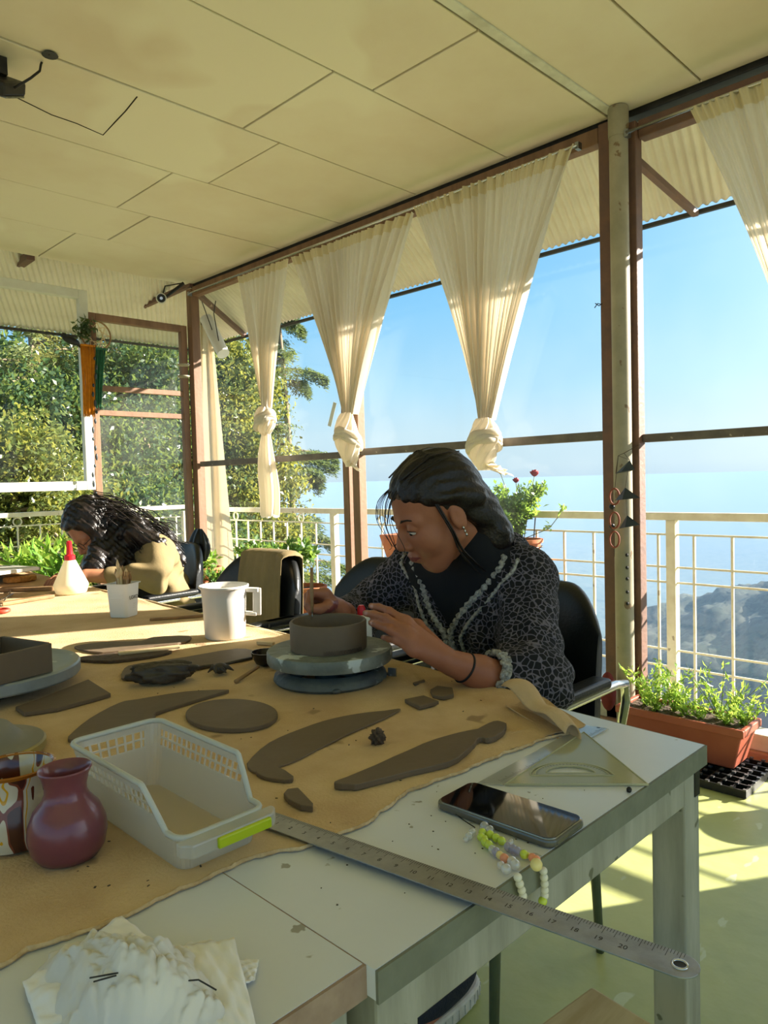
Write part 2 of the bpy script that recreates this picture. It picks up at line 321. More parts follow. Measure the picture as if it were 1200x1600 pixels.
# railing
RX, RY = 3.75, 6.55
def railing(label, a, b, ztop, posts, n):
    a, b = Vector(a), Vector(b); d = (b-a).normalized(); Lr = (b-a).length
    t = thing('balcony_railing', label, 'railing', (a.x, a.y, -.34))
    A = lambda s, z: a+d*s+Vector((0, 0, z-a.z))
    MB().beam(A(0, ztop), A(Lr, ztop), .05, .04).done('top_rail', 'rail', t, bevel=.004)
    for z in (ztop-.095, ztop-.265, ztop-.345, ztop-.70, ztop-.79): MB().beam(A(0, z), A(Lr, z), .010, .010).done('wire', 'rail', t)
    for s in posts: MB().beam(A(s, -.34), A(s, ztop-.02), .05, .05).done('post', 'rail', t, bevel=.003)
    for k in range(n):
        s = (k+.5)*Lr/n
        MB().beam(A(s, -.28), A(s, ztop-.095), .012, .012).done('baluster', 'rail', t)
        if k % 5 == 0:
            MB().tube([A(s+.034*math.cos(q*PI/8), ztop-.058+.034*math.sin(q*PI/8)) for q in range(16)], .006, 6, closed=True).done('ring', 'rail', t)
    return t
railing('cream painted balcony railing along the valley side, with square wire grid and ring ornaments', (RX, -1.0, 0), (RX, RY-.06, 0), .905, [-.0, 2.64, 5.3, RY+1-.0], 40)
railing('cream painted balcony railing behind the far glazed wall, in front of the trees', (-2.5, RY, 0), (RX, RY, 0), .925, [1.6, 4.1], 34)

# ------------------------------------------------------------------ landscape beyond the balcony
M['land'] = mat('wooded_hillside', '5a6a48', .95, n=(.02, '7a7a5c', .8), spots=(.05, '3c4c34', .55))
M['hill_near'] = mat('scrub_hillside', '3c4634', .95, n=(.05, '4c4c3c', .8), spots=(.22, '222c1c', .50))
def land_h(x, y):
    r = math.hypot(x, y)
    h = -3-.42*max(0, r-6) if r < 500 else -210-.10*(r-500)
    h = max(h, -330)
    h += 26*nz(x*.004, y*.004, 0, 1)*min(1, r/900)+60*nz(x*.0011, y*.0011, 0, 4)*min(1, r/2500)+min(5, r*.012)*nz(x*.03, y*.03, 0, 2)
    return h
mb = MB(); rr = [6*1.13**k for k in range(64)]; nr = 140
def lf(u, v):
    r = rr[int(round(v*63))]; a = -1.5+u*3.6; x, y = r*math.cos(a), r*math.sin(a); return (x, y, land_h(x, y))
mb.grid(lf, nr, 64); tag(struct(mb, 'valley_ground', 'land', smooth=True))
# the nearer spur on the right
def spur(u, v):
    v0 = v; x = (34+120*v)*4; y = (-70+u*130)*4; top = -18-.26*max(0, y+60)
    s = math.sin(min(1, v*1.0)*PI/2)
    z = -190+(top+190)*math.sin(PI*min(v*1.15, 1)/2); z += 5*nz(x*.035, y*.035, 0, 3)+2.5*nz(x*.13, y*.13, 0, 5)+1.2*nz(x*.3, y*.34, 0, 6)
    if v > .9: z -= (v-.9)*1200
    return (x, y, z)
struct(MB().grid(spur, 120, 80), 'spur_hill', 'hill_near', smooth=True)
# bank behind the building on the left
struct(MB().grid(lambda u, v: (-14+34*u, 6.8+26*v, -1.6-3.6*u+v*2.5*(1-u)-v*8*u*u+.4*nz(u*9, v*7)), 40, 30), 'bank_ground', mat('leaf_litter', '6a6444', .95, n=(1, '4c5a30', .9)), smooth=True)
hz = bpy.data.materials.new('valley_haze'); hz.use_nodes = True; hz.node_tree.nodes.clear()
vn = hz.node_tree.nodes.new('ShaderNodeVolumePrincipled'); vn.inputs['Color'].default_value = (.31, .45, .61, 1); vn.inputs['Density'].default_value = .0005; vn.inputs['Anisotropy'].default_value = 0
vo = hz.node_tree.nodes.new('ShaderNodeOutputMaterial'); hz.node_tree.links.new(vn.outputs[0], vo.inputs[1])
tag(MB().box((30, -9000, -800), (9000, 9000, -3)).done('valley_haze', hz), 'thin blue haze filling the valley', 'haze', kind='stuff')

# ------------------------------------------------------------------ foliage
def foliage(name, P, D, size, m, parent=None, asp=.42, rnd=.5, fold=True, **k):
    "many leaves in one mesh: P centres, D leaf directions (numpy)"
    n = len(P); P = np.asarray(P); D = np.asarray(D); D = D/(np.linalg.norm(D, axis=1)[:, None]+1e-9)
    R = np.random.normal(size=(n, 3)); S = np.cross(D, R); S /= (np.linalg.norm(S, axis=1)[:, None]+1e-9)
    L = size*(1+rnd*(np.random.rand(n)-.5))[:, None]
    N = np.cross(S, D)*(.12*L if fold else 0)
    V = np.stack([P-D*L/2, P-D*L*.05+S*L*asp/2+N, P+D*L/2, P-D*L*.05-S*L*asp/2+N], 1).reshape(-1, 3)
    me = bpy.data.meshes.new(name); o0 = np.array(WL[parent.name]) if parent else V.mean(0)
    me.vertices.add(4*n); me.vertices.foreach_set('co', (V-o0).ravel()); me.loops.add(4*n); me.loops.foreach_set('vertex_index', np.arange(4*n))
    me.polygons.add(n); me.polygons.foreach_set('loop_start', np.arange(n)*4)
    me.materials.append(M[m] if isinstance(m, str) else m); me.update(calc_edges=True); me.validate()
    o = bpy.data.objects.new(name, me); COL.objects.link(o); WL[o.name] = tuple(o0)
    if parent: o.parent = parent
    else: o.location = o0
    return tag(o, **k)
def leafmat(name, c1, c2, tr, scale=1.2, rough=.38):
    return mat(name, c1, rough, n=(scale, c2, 1), sub=(tr, .35))
M['leaf_a'] = leafmat('broad_green_leaves', '46603a', '2c4226', '8ca04c', rough=.28); M['leaf_b'] = leafmat('yellow_green_leaves', '727c3e', '4c5c2c', 'b0b050', rough=.3)
M['leaf_c'] = leafmat('dark_needles', '4c6244', '3c5036', '8a9a54', rough=.6); M['leaf_d'] = leafmat('fresh_leaves', '6d9a34', '4c7c28', 'b0d048', 8)
M['leaf_e'] = leafmat('olive_needles', '7c8450', '5c6c40', 'b0b060', rough=.6)
M['bark'] = mat('grey_bark', '7c6c5a', .9, n=(3, 'a08c72', .8, (1, 1, .3)), bump=(12, 1))
def rot(v, ax, a): return Matrix.Rotation(a, 3, ax)@v
def tree(label, base, h, r, seed, kind='broad', lean=(0, 0), n=26000, leaf='leaf_a', crown=(.2, 1.0), size=.09, trunk_r=.16):
    rg = random.Random(seed); ng = np.random.RandomState(seed); b = Vector(base)
    t = thing('cedar_tree' if kind == 'cedar' else 'leafy_tree', label, 'tree', base, 'trees outside the glazed corner')
    T = [b+Vector((lean[0]*s*h+.12*math.sin(s*5+seed), lean[1]*s*h+.1*math.sin(s*4+seed*2), s*h)) for s in [i/10 for i in range(11)]]
    MB().tube(T, [trunk_r*(1-.8*i/10) for i in range(11)], 10).done('trunk', 'bark', t, smooth=True)
    br = MB(); Ps = []; Ds = []
    nb = 64 if kind == 'cedar' else 60
    for k in range(nb):
        s = crown[0]+(crown[1]-crown[0])*(k+rg.random())/nb; i = min(9, int(s*10)); p0 = T[i].lerp(T[i+1], s*10-i)
        a = rg.random()*2*PI
        if kind == 'cedar':
            Lb = r*(1.05-.75*s)*(.7+.5*rg.random()); pts = [p0+Vector((math.cos(a), math.sin(a), 0))*Lb*q+Vector((0, 0, .05*Lb*math.sin(q*3)-.22*Lb*q*q)) for q in (0, .25, .5, .75, 1)]
        else:
            Lb = r*math.sin(PI*min(1, (s-crown[0])/(crown[1]-crown[0])*.8+.15))*(.6+.5*rg.random())
            pts = [p0+Vector((math.cos(a), math.sin(a), .35))*Lb*q+Vector((nz(q*3, k)*.2, nz(q*3, k, 3)*.2, -.1*Lb*q*q)) for q in (0, .25, .5, .75, 1)]
        br.tube(pts, [.035*(1-.8*q)*(Lb/r+.3) for q in (0, .25, .5, .75, 1)], 5)
        m = max(10, int(n/nb)); q = ng.rand(m)**.6; A = np.array([tuple(p) for p in pts]); idx = np.clip((q*4).astype(int), 0, 3); fr = (q*4-idx)[:, None]
        C = A[idx]*(1-fr)+A[idx+1]*fr
        if kind == 'cedar':
            side = np.array([-math.sin(a), math.cos(a), 0]); off = (ng.rand(m)-.5)*2; w = .42*Lb*(1.05-q)*1.1
            # twigs: leaves gather along discrete twigs
            tw = np.clip(np.round(q*26)/26+.008*ng.normal(size=m), 0, 1); C = A[0]+(A[-1]-A[0])*tw[:, None]; C[:, 2] += -.0; C[:, 2] = np.interp(tw, [0, .25, .5, .75, 1], A[:, 2])
            C = C+side*(off*w)[:, None]+np.array([math.cos(a), math.sin(a), 0])*(np.abs(off)*w*.5)[:, None]; C[:, 2] += -.18*np.abs(off)*w-.22*ng.rand(m)**3+.03*ng.normal(size=m)
            D = side*np.sign(off)[:, None]+np.array([math.cos(a), math.sin(a), -.5])+ng.normal(size=(m, 3))*.55
        else:
            cl = ng.randint(0, 16, m); cc = ng.normal(size=(16, 3))*np.array([.42, .42, .34])*r*.42
            C = C*0+A[np.clip((ng.rand(16)*3).astype(int)+2, 0, 4)][cl]+cc[cl]+ng.normal(size=(m, 3))*r*.085
            D = ng.normal(size=(m, 3))+np.array([0, 0, .2])
        Ps.append(C); Ds.append(D)
    br.done('branches', 'bark', t, kind='stuff', smooth=True)
    foliage('foliage', np.concatenate(Ps), np.concatenate(Ds), size, leaf, t, asp=.16 if kind == 'cedar' else .5, kind='stuff')
    return t
def tx(px, Y): l = (px-600)/1150; return Y*(1+l)/(1-l)
def TR(label, px, Y, z, h, r, seed, kind='broad', **k): return tree(label, (tx(px, Y), Y, z), h, r, seed, kind, **k)
TR('yellow green sunlit bush tree at the left edge of the view', 15, 9.0, -2.6, 4.3, 1.2, 11, n=40000, leaf='leaf_b', size=.075)
TR('dense dark broadleaf tree low behind the white framed pane', 90, 11.0, -2.5, 4.9, 1.6, 5, n=44000, size=.09, leaf='leaf_a')
TR('broadleaf tree with glossy mid green leaves behind the brown framed back panes', 215, 11.2, -3.0, 6.2, 1.8, 3, n=50000, size=.088)
TR('slim cedar with a bare trunk rising behind the white framed pane', 72, 14.2, -2.0, 10.5, 2.5, 8, 'cedar', n=22000, leaf='leaf_e', crown=(.38, 1), size=.16, trunk_r=.15)
TR('thick trunked cedar seen through the upper brown framed pane', 168, 14.0, -2.0, 11, 2.2, 21, 'cedar', n=16000, leaf='leaf_e', crown=(.5, 1), size=.16, trunk_r=.27)
TR('light green leafy tree right of the white outdoor cloth', 362, 12.4, -5.0, 8.6, 1.6, 14, n=66000, leaf='leaf_b', crown=(.1, 1), size=.10)
TR('broad cedar with layered boughs reaching right over the valley', 445, 13.4, -6.5, 11.6, 2.3, 17, 'cedar', n=60000, leaf='leaf_c', crown=(.12, 1), size=.14, trunk_r=.18)
TR('mid green tree filling the gap by the corner post', 292, 14.8, -4.5, 9.0, 2.0, 23, n=40000, leaf='leaf_a', crown=(.1, 1), size=.13)
TR('background tree with rounded crown at the far left', 20, 17.5, -2.0, 5.8, 2.2, 29, n=30000, leaf='leaf_a', size=.16)
TR('pale olive background tree between the two cedars', 120, 20.5, -2.5, 6.8, 2.4, 31, n=30000, leaf='leaf_b', size=.18)

# ------------------------------------------------------------------ curtains
M['curtain'] = mat('cream_muslin', 'f0ebe0', .85, n=(60, 'e2dac8', .5, (1, 1, .02)), sub=('f4e8d2', .42))
M['curtain_hem'] = mat('double_muslin', 'e8dcba', .85, sub=('e0cc98', .25))
def curtain(label, ytop, yk, zt, zk, kb, seed, folds=13, tail=None, x=2.955, flare=None, kw=.075):
    rg = random.Random(seed); t = thing('curtain', label, 'curtain', (x, yk, zt), 'tied muslin curtains')
    y0, y1 = ytop; ph = [rg.random()*6 for _ in range(6)]
    def fn(u, v, off=0):
        w = .5*(1-v)**1.0; yl = y0*(1-v)+(yk-kw*.4)*v; yr = y1*(1-v)+(yk+kw*.4)*v
        sag = .07*math.sin(PI*v)*(1 if v > 0 else 0); yl += sag*(1 if y0 < y1 else -1)*(y1-y0)*.4; yr -= sag*(y1-y0)*.4
        uu = u+.012*math.sin(u*21+ph[0])*(1-v*.5)+.01*math.sin(u*37+ph[1]+v*2)
        a = (.016+.020*math.sin(PI*v)+.012*v)*(.6+.4*math.sin(u*9+ph[2]))
        px = x-off+a*math.sin(2*PI*folds*uu+ph[3]+.6*math.sin(v*2))+.006*math.sin(2*PI*folds*2.3*u+ph[4])-.035*v*math.sin(PI*u)
        return (px, yl+(yr-yl)*u, zt+(zk-zt)*v+.012*math.sin(u*PI*7)*(1-v)*0)
    MB().grid(fn, 240, 40).done('drape', 'curtain', t, smooth=True)
    MB().grid(lambda u, v: tuple(np.array(fn(u, v*.055))+np.array([-.004, 0, 0])), 240, 4).done('rod_hem', 'curtain_hem', t, smooth=True)
    h = zk-kb; cz = (zk+kb)/2
    def kn(u, v):
        a = 2*PI*u; q = v; rad = kw*.33+kw*.42*math.sin(PI*min(1, q*1.05))**.8
        tw = a+2.2*q; rr = rad*(1+.13*math.sin(9*tw+ph[0])+.07*math.sin(17*tw+5*q+ph[1])+.08*math.sin(3*a+9*q+ph[2]))
        return (x-.035+.85*rr*math.cos(a)-.01*math.sin(q*4), yk+rr*math.sin(a)+.010*math.sin(q*5+ph[3]), zk+.01-h*q)
    MB().grid(kn, 96, 34, wrap=True).done('knot', 'curtain', t, smooth=True)
    # the wrap of cloth that crosses the knot
    lp = [(x-.035+kw*.80*math.cos(a)*.9, yk+kw*.80*math.sin(a), cz+.02+.035*math.sin(a+ph[4])) for a in [2*PI*k/20 for k in range(20)]]
    for dz in (-.026, -.006, .014):
        MB().tube([(p[0], p[1], p[2]+dz) for p in lp], [.013+.004*math.sin(k*1.3+dz*90) for k in range(20)], 8, closed=True, flat=1.5).done('wrap', 'curtain', t, smooth=True)
    if tail:
        zt2, wd = tail
        def tl(u, v):
            a = 2*PI*u; ww = (wd*(.35+.75*math.sin(min(1, v*1.35+.12)*PI/2)))*(1-.25*max(0, v-.7)); k = 1+.30*math.sin(5*a+ph[1]+v)+.1*math.sin(11*a)
            return (x-.03+.4*ww*k*math.cos(a), yk+.01*math.sin(v*6)+ww*.55*k*math.sin(a), kb+.03+(zt2-kb-.03)*v+.014*math.sin(3*a)*v)
        MB().grid(tl, 72, 24, wrap=True).done('tail', 'curtain', t, smooth=True)
    if flare:
        def fl_(u, v):
            s = v; ww = .02+.085*s; return (x-.03-.05*s+.016*math.sin(u*17+ph[0])*s, yk+flare*s*.095+(u-.5)*ww+.01*math.sin(u*9), kb+.03-(.055-.0*u)*s+.075*u*s*(1 if flare < 0 else .3)+.008*math.sin(u*23))
        MB().grid(fl_, 40, 12).done('loose_end', 'curtain', t, smooth=True)
    return t
XC = 2.955
def cy(px, py): return onx(px, py, XC)
def mkc(label, tl, tr, kt, kb, seed, **k):
    a, b, c, d = cy(*tl), cy(*tr), cy(*kt), cy(*kb)
    return curtain(label, (b[1], a[1]), c[1], (a[2]+b[2])/2, c[2], d[2], seed, **k)
mkc('narrow muslin curtain nearest the corner post, knotted with a long hanging tail', (370, 436), (450, 402), (420, 638), (421, 684), 1, folds=9, tail=(cy(425, 806)[2], .11), kw=.085)
mkc('middle muslin curtain tied in a knot above the double wooden post', (455, 402), (646, 333), (550, 648), (550, 732), 2, folds=15, flare=-1, kw=.095)
mkc('wide muslin curtain knotted above the red roses', (648, 330), (900, 218), (762, 657), (758, 738), 3, folds=17, flare=-1.5, kw=.10)
c4a = cy(1078, 170)
curtain('muslin curtain at the right edge of the window wall, partly out of view', (.26, c4a[1]), .75, c4a[2], 1.35, 1.17, 4, folds=15, kw=.10, flare=-1)
def rod(label, a, b, r=.007):
    t = thing('curtain_rod', label, 'rod', a); MB().tube([a, b], r, 8).done('rod', 'chrome', t, smooth=True)
    for p in (a, b): MB().cbox((p[0]+.012, p[1], p[2]), (.03, .018, .03)).done('bracket', 'steel', t)
rod('metal curtain rod carrying the three left curtains, ending at the brown post', (XC, 1.70, 2.575), (XC, 4.98, 2.575))
rod('metal curtain rod right of the pipe column, carrying the edge curtain', (XC, .06, 2.55), (XC, 1.47, 2.55))

# ------------------------------------------------------------------ tables
M['laminate'] = mat('white_laminate', 'dadde4', .30, n=(3, 'cfd2d8', .6), spots=(38, '9a9890', .70), bump=(60, .02))
M['table_edge'] = mat('grey_green_edge', '7e8070', .6, n=(14, '6a6c5c', .7), bump=(40, .2))
M['table_frame'] = mat('worn_green_white_frame', 'b0ad9e', .55, n=(22, '8c8a7a', .9, (1, 1, .15)), spots=(26, '6c6c58', .67))
M['pink_edge'] = mat('pinkish_wood_edge', 'a58c78', .7, n=(30, '8e7462', .8))
M['canvas'] = mat('clay_stained_canvas', 'd6b98e', .95, n=(5, 'bc9a70', .85), bump=(260, .25), spots=(9, 'a08460', .66))
M['canvas_hem'] = mat('frayed_canvas_edge', 'd8bf98', .95, n=(60, 'b8966a', .8), bump=(200, .4))
M['clay'] = mat('wet_brown_clay', '6f5e4a', .62, n=(5, '64533f', .8), bump=(45, .12))
M['clay_dark'] = mat('dark_wet_clay', '4c4236', .5, n=(22, '3a322a', .9), bump=(30, .5))
M['clay_edge'] = mat('cut_clay_edge', '5c4a38', .75, n=(60, '4a3a2c', .9), bump=(90, .5))
TE = lambda y: 1.0+.057*y           # the long edge of the tables drifts outwards with distance
def table(label, x0, x1, y0, y1, edge_m, legs):
    t = thing('work_table', label, 'table', ((x0+x1)/2, y0, 0), 'work tables pushed together under the canvas')
    xa, xb = (x1, x1) if x1 < .9 else (TE(y0), TE(y1))
    MB().prism([(x0, y0), (xa, y0), (xb, y1), (x0, y1)], .7255, .7505).done('table_top', 'laminate', t)
    e = .0015
    MB().box((x0, y0-e*2, .7235), (xa+e, y0, .7500)).prism([(xa, y0), (xa+e*2, y0), (xb+e*2, y1), (xb, y1)], .7235, .75).done('edge_strip', edge_m, t)
    w = .045
    MB().box((x0+.05, y0+.006, .678), (xa-.052, y0+w, .7235)).done('apron', 'table_frame', t, bevel=.003)
    MB().beam((xa-.03, y0+.052, .70), (xb-.03, y1-.05, .70), w, w).done('apron', 'table_frame', t, bevel=.003)
    for lx, ly in legs: MB().box((lx-.024, ly-.024, 0), (lx+.024, ly+.024, .7235)).done('leg', 'table_frame', t, bevel=.003)
    MB().box((x0+.03, y1-.05, .68), (xb-.06, y1-.01, .7235)).done('apron', 'table_frame', t)
    if x1 > .9:
        MB().box((xa-.022, y0+.0045, .682), (xa-.006, y0+.0065, .722)).done('tube_end', 'dark', t)
    return t
T1 = table('white topped work table with worn grey green edge, nearest the balcony window', .3815, 1.02, .405, 1.78, 'table_edge', [(.995, .435), (.412, .435), (1.06, 1.74), (.412, 1.74)])
T2 = table('white topped work table with pinkish wood edge, at the bottom left of the view', -.30, .380, .418, 1.78, 'pink_edge', [(.345, .448), (-.27, .448), (-.27, 1.74), (.345, 1.74)])
T3 = table('far work table fully under the canvas where the second person leans', .384, 1.2, 1.79, 4.25, 'table_edge', [(1.07, 1.83), (1.2, 4.2), (.42, 4.2), (.42, 1.83)])
# canvas
hemX, hemY = [], []
for p in ((-260, 1600), (0, 1512), (60, 1482), (180, 1440), (300, 1384), (395, 1340), (470, 1328), (575, 1288), (632, 1240), (700, 1215), (780, 1182), (850, 1156), (898, 1146)):
    q = onz(*p, .752); hemX.append(q[0]); hemY.append(q[1])
hemX[0] = -.32; hemY[0] = hemY[1]+.03
def hem(x): return float(np.interp(x, hemX, hemY))
XM = hemX[-1]
cl = thing('canvas_cloth', 'clay-stained tan canvas cloth with frayed edge spread over the work tables', 'cloth', (.5, 1, .75))
def clz(x, y):
    w = .0010+.0012*(nz(x*9, y*5, 0, 2)*.5+.5)+.0009*(nz(x*23, y*13, 0, 5)*.5+.5)
    for (a, b, c, d, h) in ((.62, .80, .9, .62, .002), (.7, 1.0, .62, .8, .0016), (.9, .78, 1.02, .95, .003), (.78, .62, 1.0, .8, .0022)):
        L = math.hypot(c-a, d-b); s = ((x-a)*(c-a)+(y-b)*(d-b))/L; t = abs((x-a)*(d-b)-(y-b)*(c-a))/L
        if -.02 < s < L+.02: w += h*math.exp(-(t/.006)**2)
    return .7515+w
def cf(u, v):
    x = -.32+u*(1.0+.32); yy = v**1.6
    if x < XM: y0 = hem(x)
    else: y0 = hemY[-1]+(x-XM)/(1.0-XM+.085)*.31
    y0 += .003*nz(x*60)+.0015*nz(x*170)
    y = y0+(4.2-y0)*yy
    if u > .75: k = (u-.75)/.25; x = x+k*(TE(y)+.012-1.0)
    z = clz(x, y)
    if u > .985: z += .004*(u-.985)/.015*(1+.5*math.sin(y*14))
    if v < .004: z += .001
    return (x, y, z)
MB().grid(cf, 200, 230).done('cloth_sheet', 'canvas', cl, smooth=True, solid=.002)
MB().tube([(x, hem(x)+.003*nz(x*60)+.0015*nz(x*170), .7535+.0006*nz(x*90)) for x in np.linspace(-.32, XM, 260)], [.0018+.0012*abs(nz(i*1.7, i*.6)) for i in range(260)], 5).done('frayed_edge', 'canvas_hem', cl)
MB().tube([(TE(y)+.013+.003*nz(y*9), y, .7575+.0012*nz(y*11)) for y in np.linspace(.95, 4.2, 160)], .0042, 6, flat=.7).done('side_hem', 'canvas_hem', cl)
ra, rb = Vector(onz(803, 1085, .775)), Vector(onz(893, 1140, .768))
def roll(u, v):
    q = ra.lerp(rb, v); d = (rb-ra).normalized(); s = d.cross(Vector((0, 0, 1))).normalized(); r = .024*(1-.42*v)+.002*math.sin(v*9)
    a = -2.3+u*4.9; w = Vector((0, 0, 1))*r*math.sin(a)+s*(-r)*math.cos(a)
    return tuple(q+w+d*.012*math.sin(u*7)*(v-.5)+Vector((0, 0, (r-.0215)+.004*math.sin(v*11)*u)))
MB().grid(roll, 40, 30).done('rolled_corner', 'canvas', cl, smooth=True, solid=.002)

# ------------------------------------------------------------------ things on the tables
ZT = .7555
def poly(pts, z=ZT): return [onz(px, py, z)[:2] for px, py in pts]
def smoothpoly(P, n=4, jit=0., seed=0):
    out = []; k = len(P); rg = random.Random(seed)
    for i in range(k):
        p0, p1, p2, p3 = [np.array(P[(i+j-1) % k]) for j in range(4)]
        for q in range(n):
            t = q/n; out.append(.5*((2*p1)+(-p0+p2)*t+(2*p0-5*p1+4*p2-p3)*t*t+(-p0+3*p1-3*p2+p3)*t**3)+np.array([rg.uniform(-jit, jit), rg.uniform(-jit, jit)]))
    return [tuple(p) for p in out]
def slab(name, label, pts, th=.006, m='clay', sm=3, jit=.0004, group='rolled clay slabs and offcuts', cat='clay slab', z=ZT, bev=.0012, seed=1):
    P = poly(pts, z+th)
    if sm > 1: P = smoothpoly(P, sm, jit, seed)
    return MB().prism(P, z, z+th).done(name, m, None, label, cat, group, bevel=bev, seg=2)
slab('clay_slab', 'long tapering clay slab between the basket and the banding wheel', [(386, 1192), (420, 1160), (470, 1138), (520, 1122), (570, 1113), (600, 1110), (626, 1107), (600, 1122), (540, 1148), (470, 1184), (420, 1203), (400, 1207)], .003)
slab('clay_slab', 'long clay slab with ragged front edge nearest the phone', [(522, 1220), (560, 1206), (640, 1170), (700, 1148), (745, 1138), (770, 1126), (791, 1130), (785, 1143), (765, 1153), (748, 1152), (735, 1168), (700, 1190), (640, 1204), (570, 1223), (535, 1225)], .008, jit=.0012, m='clay', seed=4)
slab('clay_disc', 'thin round clay disc lying behind the plastic basket', [(290+72+72*math.cos(a), 1115+23.5*math.sin(a)) for a in [2*PI*k/24 for k in range(24)]], .007, sm=2, jit=.0001, cat='clay disc')
slab('clay_slab', 'pointed wavy clay offcut behind the basket rim', [(107, 1150), (140, 1122), (185, 1098), (215, 1092), (290, 1080), (352, 1077), (350, 1080), (290, 1098), (243, 1113), (240, 1121), (180, 1138), (120, 1154)], .006)
slab('clay_slab', 'four sided clay slab half under the grey turntable', [(24, 1104), (60, 1092), (138, 1061), (173, 1083), (150, 1090), (90, 1106), (38, 1113)], .007, sm=1)
slab('clay_offcut', 'small leaf shaped clay offcut touching the long slab by the basket', [(400, 1203), (420, 1196), (440, 1200), (458, 1212), (452, 1218), (425, 1216), (405, 1210)], .005, cat='clay piece')
slab('clay_offcut', 'broken triangular clay chip by the basket corner and steel ruler', [(443, 1239), (449, 1232), (466, 1230), (489, 1254), (489, 1260), (470, 1258), (450, 1248)], .007, sm=1, cat='clay piece')
slab('clay_tile', 'clay square lying in front of its twin near the banding wheel', [(632, 1092), (662, 1086), (686, 1095), (655, 1103)], .007, sm=1, cat='clay piece')
slab('clay_tile', 'clay square nearer the forearm, behind the other square', [(672, 1077), (683, 1071), (707, 1074), (709, 1084), (694, 1088), (676, 1086)], .007, sm=1, cat='clay piece')
slab('clay_sliver', 'thin clay sliver between wheel and bracelet wrist', [(645, 1066), (663, 1061), (664, 1063), (648, 1069)], .004, sm=1, cat='clay piece')
slab('clay_slab', 'wide clay sheet lying under the dark clay lump', [(190, 1052), (200, 1040), (235, 1034), (290, 1026), (370, 1013), (400, 1018), (400, 1026), (330, 1040), (240, 1058), (195, 1061)], .004)
slab('clay_slab', 'dark pointed clay strip behind the others, left of the white jug', [(116, 1010), (160, 1003), (220, 1001), (240, 995), (295, 993), (290, 1002), (240, 1009), (160, 1019)], .005)
slab('clay_slab', 'clay slab with a crumbly edge lit by the sun', [(118, 1028), (170, 1020), (240, 1014), (268, 1017), (240, 1024), (170, 1032)], .006, m='clay_edge', jit=.0008)
slab('wooden_strip', 'pale thin wooden strip lying across the clay offcuts', [(184, 1018), (280, 1007), (281, 1010), (186, 1021)], .005, m=mat('pale_wood', 'dcc49a', .6, n=(20, 'c4a878', .6)), sm=1, group='wooden strips', cat='strip', z=ZT+.006)
def lump(name, label, px, py, r, seed, m='clay_dark', cat='clay lump', z=ZT, amp=.25, rz=0, fr=2.2):
    c = onz(px, py, z+r[2]*.8); mb = MB(); mb.ball((0, 0, 0), (1, 1, 1), 40, 26)
    v = []
    for (x, y, w) in mb.v:
        d = 1+amp*nz(x*fr, y*fr, w*fr, seed)+amp*.5*nz(x*fr*2.6, y*fr*2.6, w*fr*2.6, seed+3)-amp*.35*abs(nz(x*5, y*5, w*5, seed+7))
        X, Y = x*d*r[0], y*d*r[1]; v.append((c[0]+X*math.cos(rz)-Y*math.sin(rz), c[1]+X*math.sin(rz)+Y*math.cos(rz), max(z, c[2]+w*d*r[2])))
    mb.v = v; return mb.done(name, m, None, label, cat, smooth=True)
lump('clay_lump', 'large dark folded lump of wet clay on the clay sheet', 255, 1050, (.062, .030, .021), 3, rz=-.55, fr=1.5, amp=.24, z=ZT+.004)
lump('clay_lump', 'small walnut sized clay lump alone between the long slabs', 590, 1152, (.0115, .010, .012), 12, m='clay_edge', amp=.4)
cs = thing('clay_scrap', 'star shaped crumpled clay scrap with a long dark stem beside the lump', 'clay piece', onz(345, 1048))
c0 = Vector(onz(344, 1044, ZT+.012))
q = MB(); q.ball(c0, (.015, .013, .011), 14, 10)
for a, l in ((.3, .022), (1.4, .026), (2.4, .024), (3.4, .02), (4.4, .022), (5.4, .026)): q.tube([c0, c0+Vector((math.cos(a), math.sin(a), .15))*l*.6, c0+Vector((math.cos(a+.3), math.sin(a+.3), -.25))*l], [.006, .005, .0012], 7)
q.done('crumpled_body', 'clay_dark', cs, smooth=True)
MB().tube([onz(352, 1038, ZT+.012), onz(375, 1032, ZT+.012), onz(398, 1027, ZT+.012)], [.003, .0035, .003], 7).done('stem', 'clay_dark', cs, smooth=True)
MB().tube([onz(300, 1045, ZT+.008), onz(318, 1041, ZT+.010), onz(333, 1040, ZT+.012)], [.003, .003, .0035], 7).done('stem', 'clay_dark', cs, smooth=True)
# black bowl with a tool
bb = onz(415, 1046); bc = (bb[0]+.012, bb[1]+.012, ZT)
t = thing('black_bowl', 'small black bowl beside the banding wheel', 'bowl', bc)
MB().lathe([(.014, 0), (.022, .004), (.029, .016), (.032, .028), (.030, .028), (.026, .016), (.012, .006), (.0, .006)], bc, 28).done('bowl', mat('black_glaze', '141211', .25, n=(20, '2a2420', .7)), t, smooth=40)
MB().tube([onz(368, 1065, ZT+.004), onz(404, 1042, ZT+.012)], [.004, .0032], 8).done('wooden_tool', mat('worn_wood', 'a07c52', .6, n=(20, '7c5e3c', .8)), None, 'short worn wooden modelling tool leaning on the black bowl', 'tool', smooth=True)
M['worn_wood'] = bpy.data.materials['worn_wood']; M['pale_wood'] = bpy.data.materials['pale_wood']
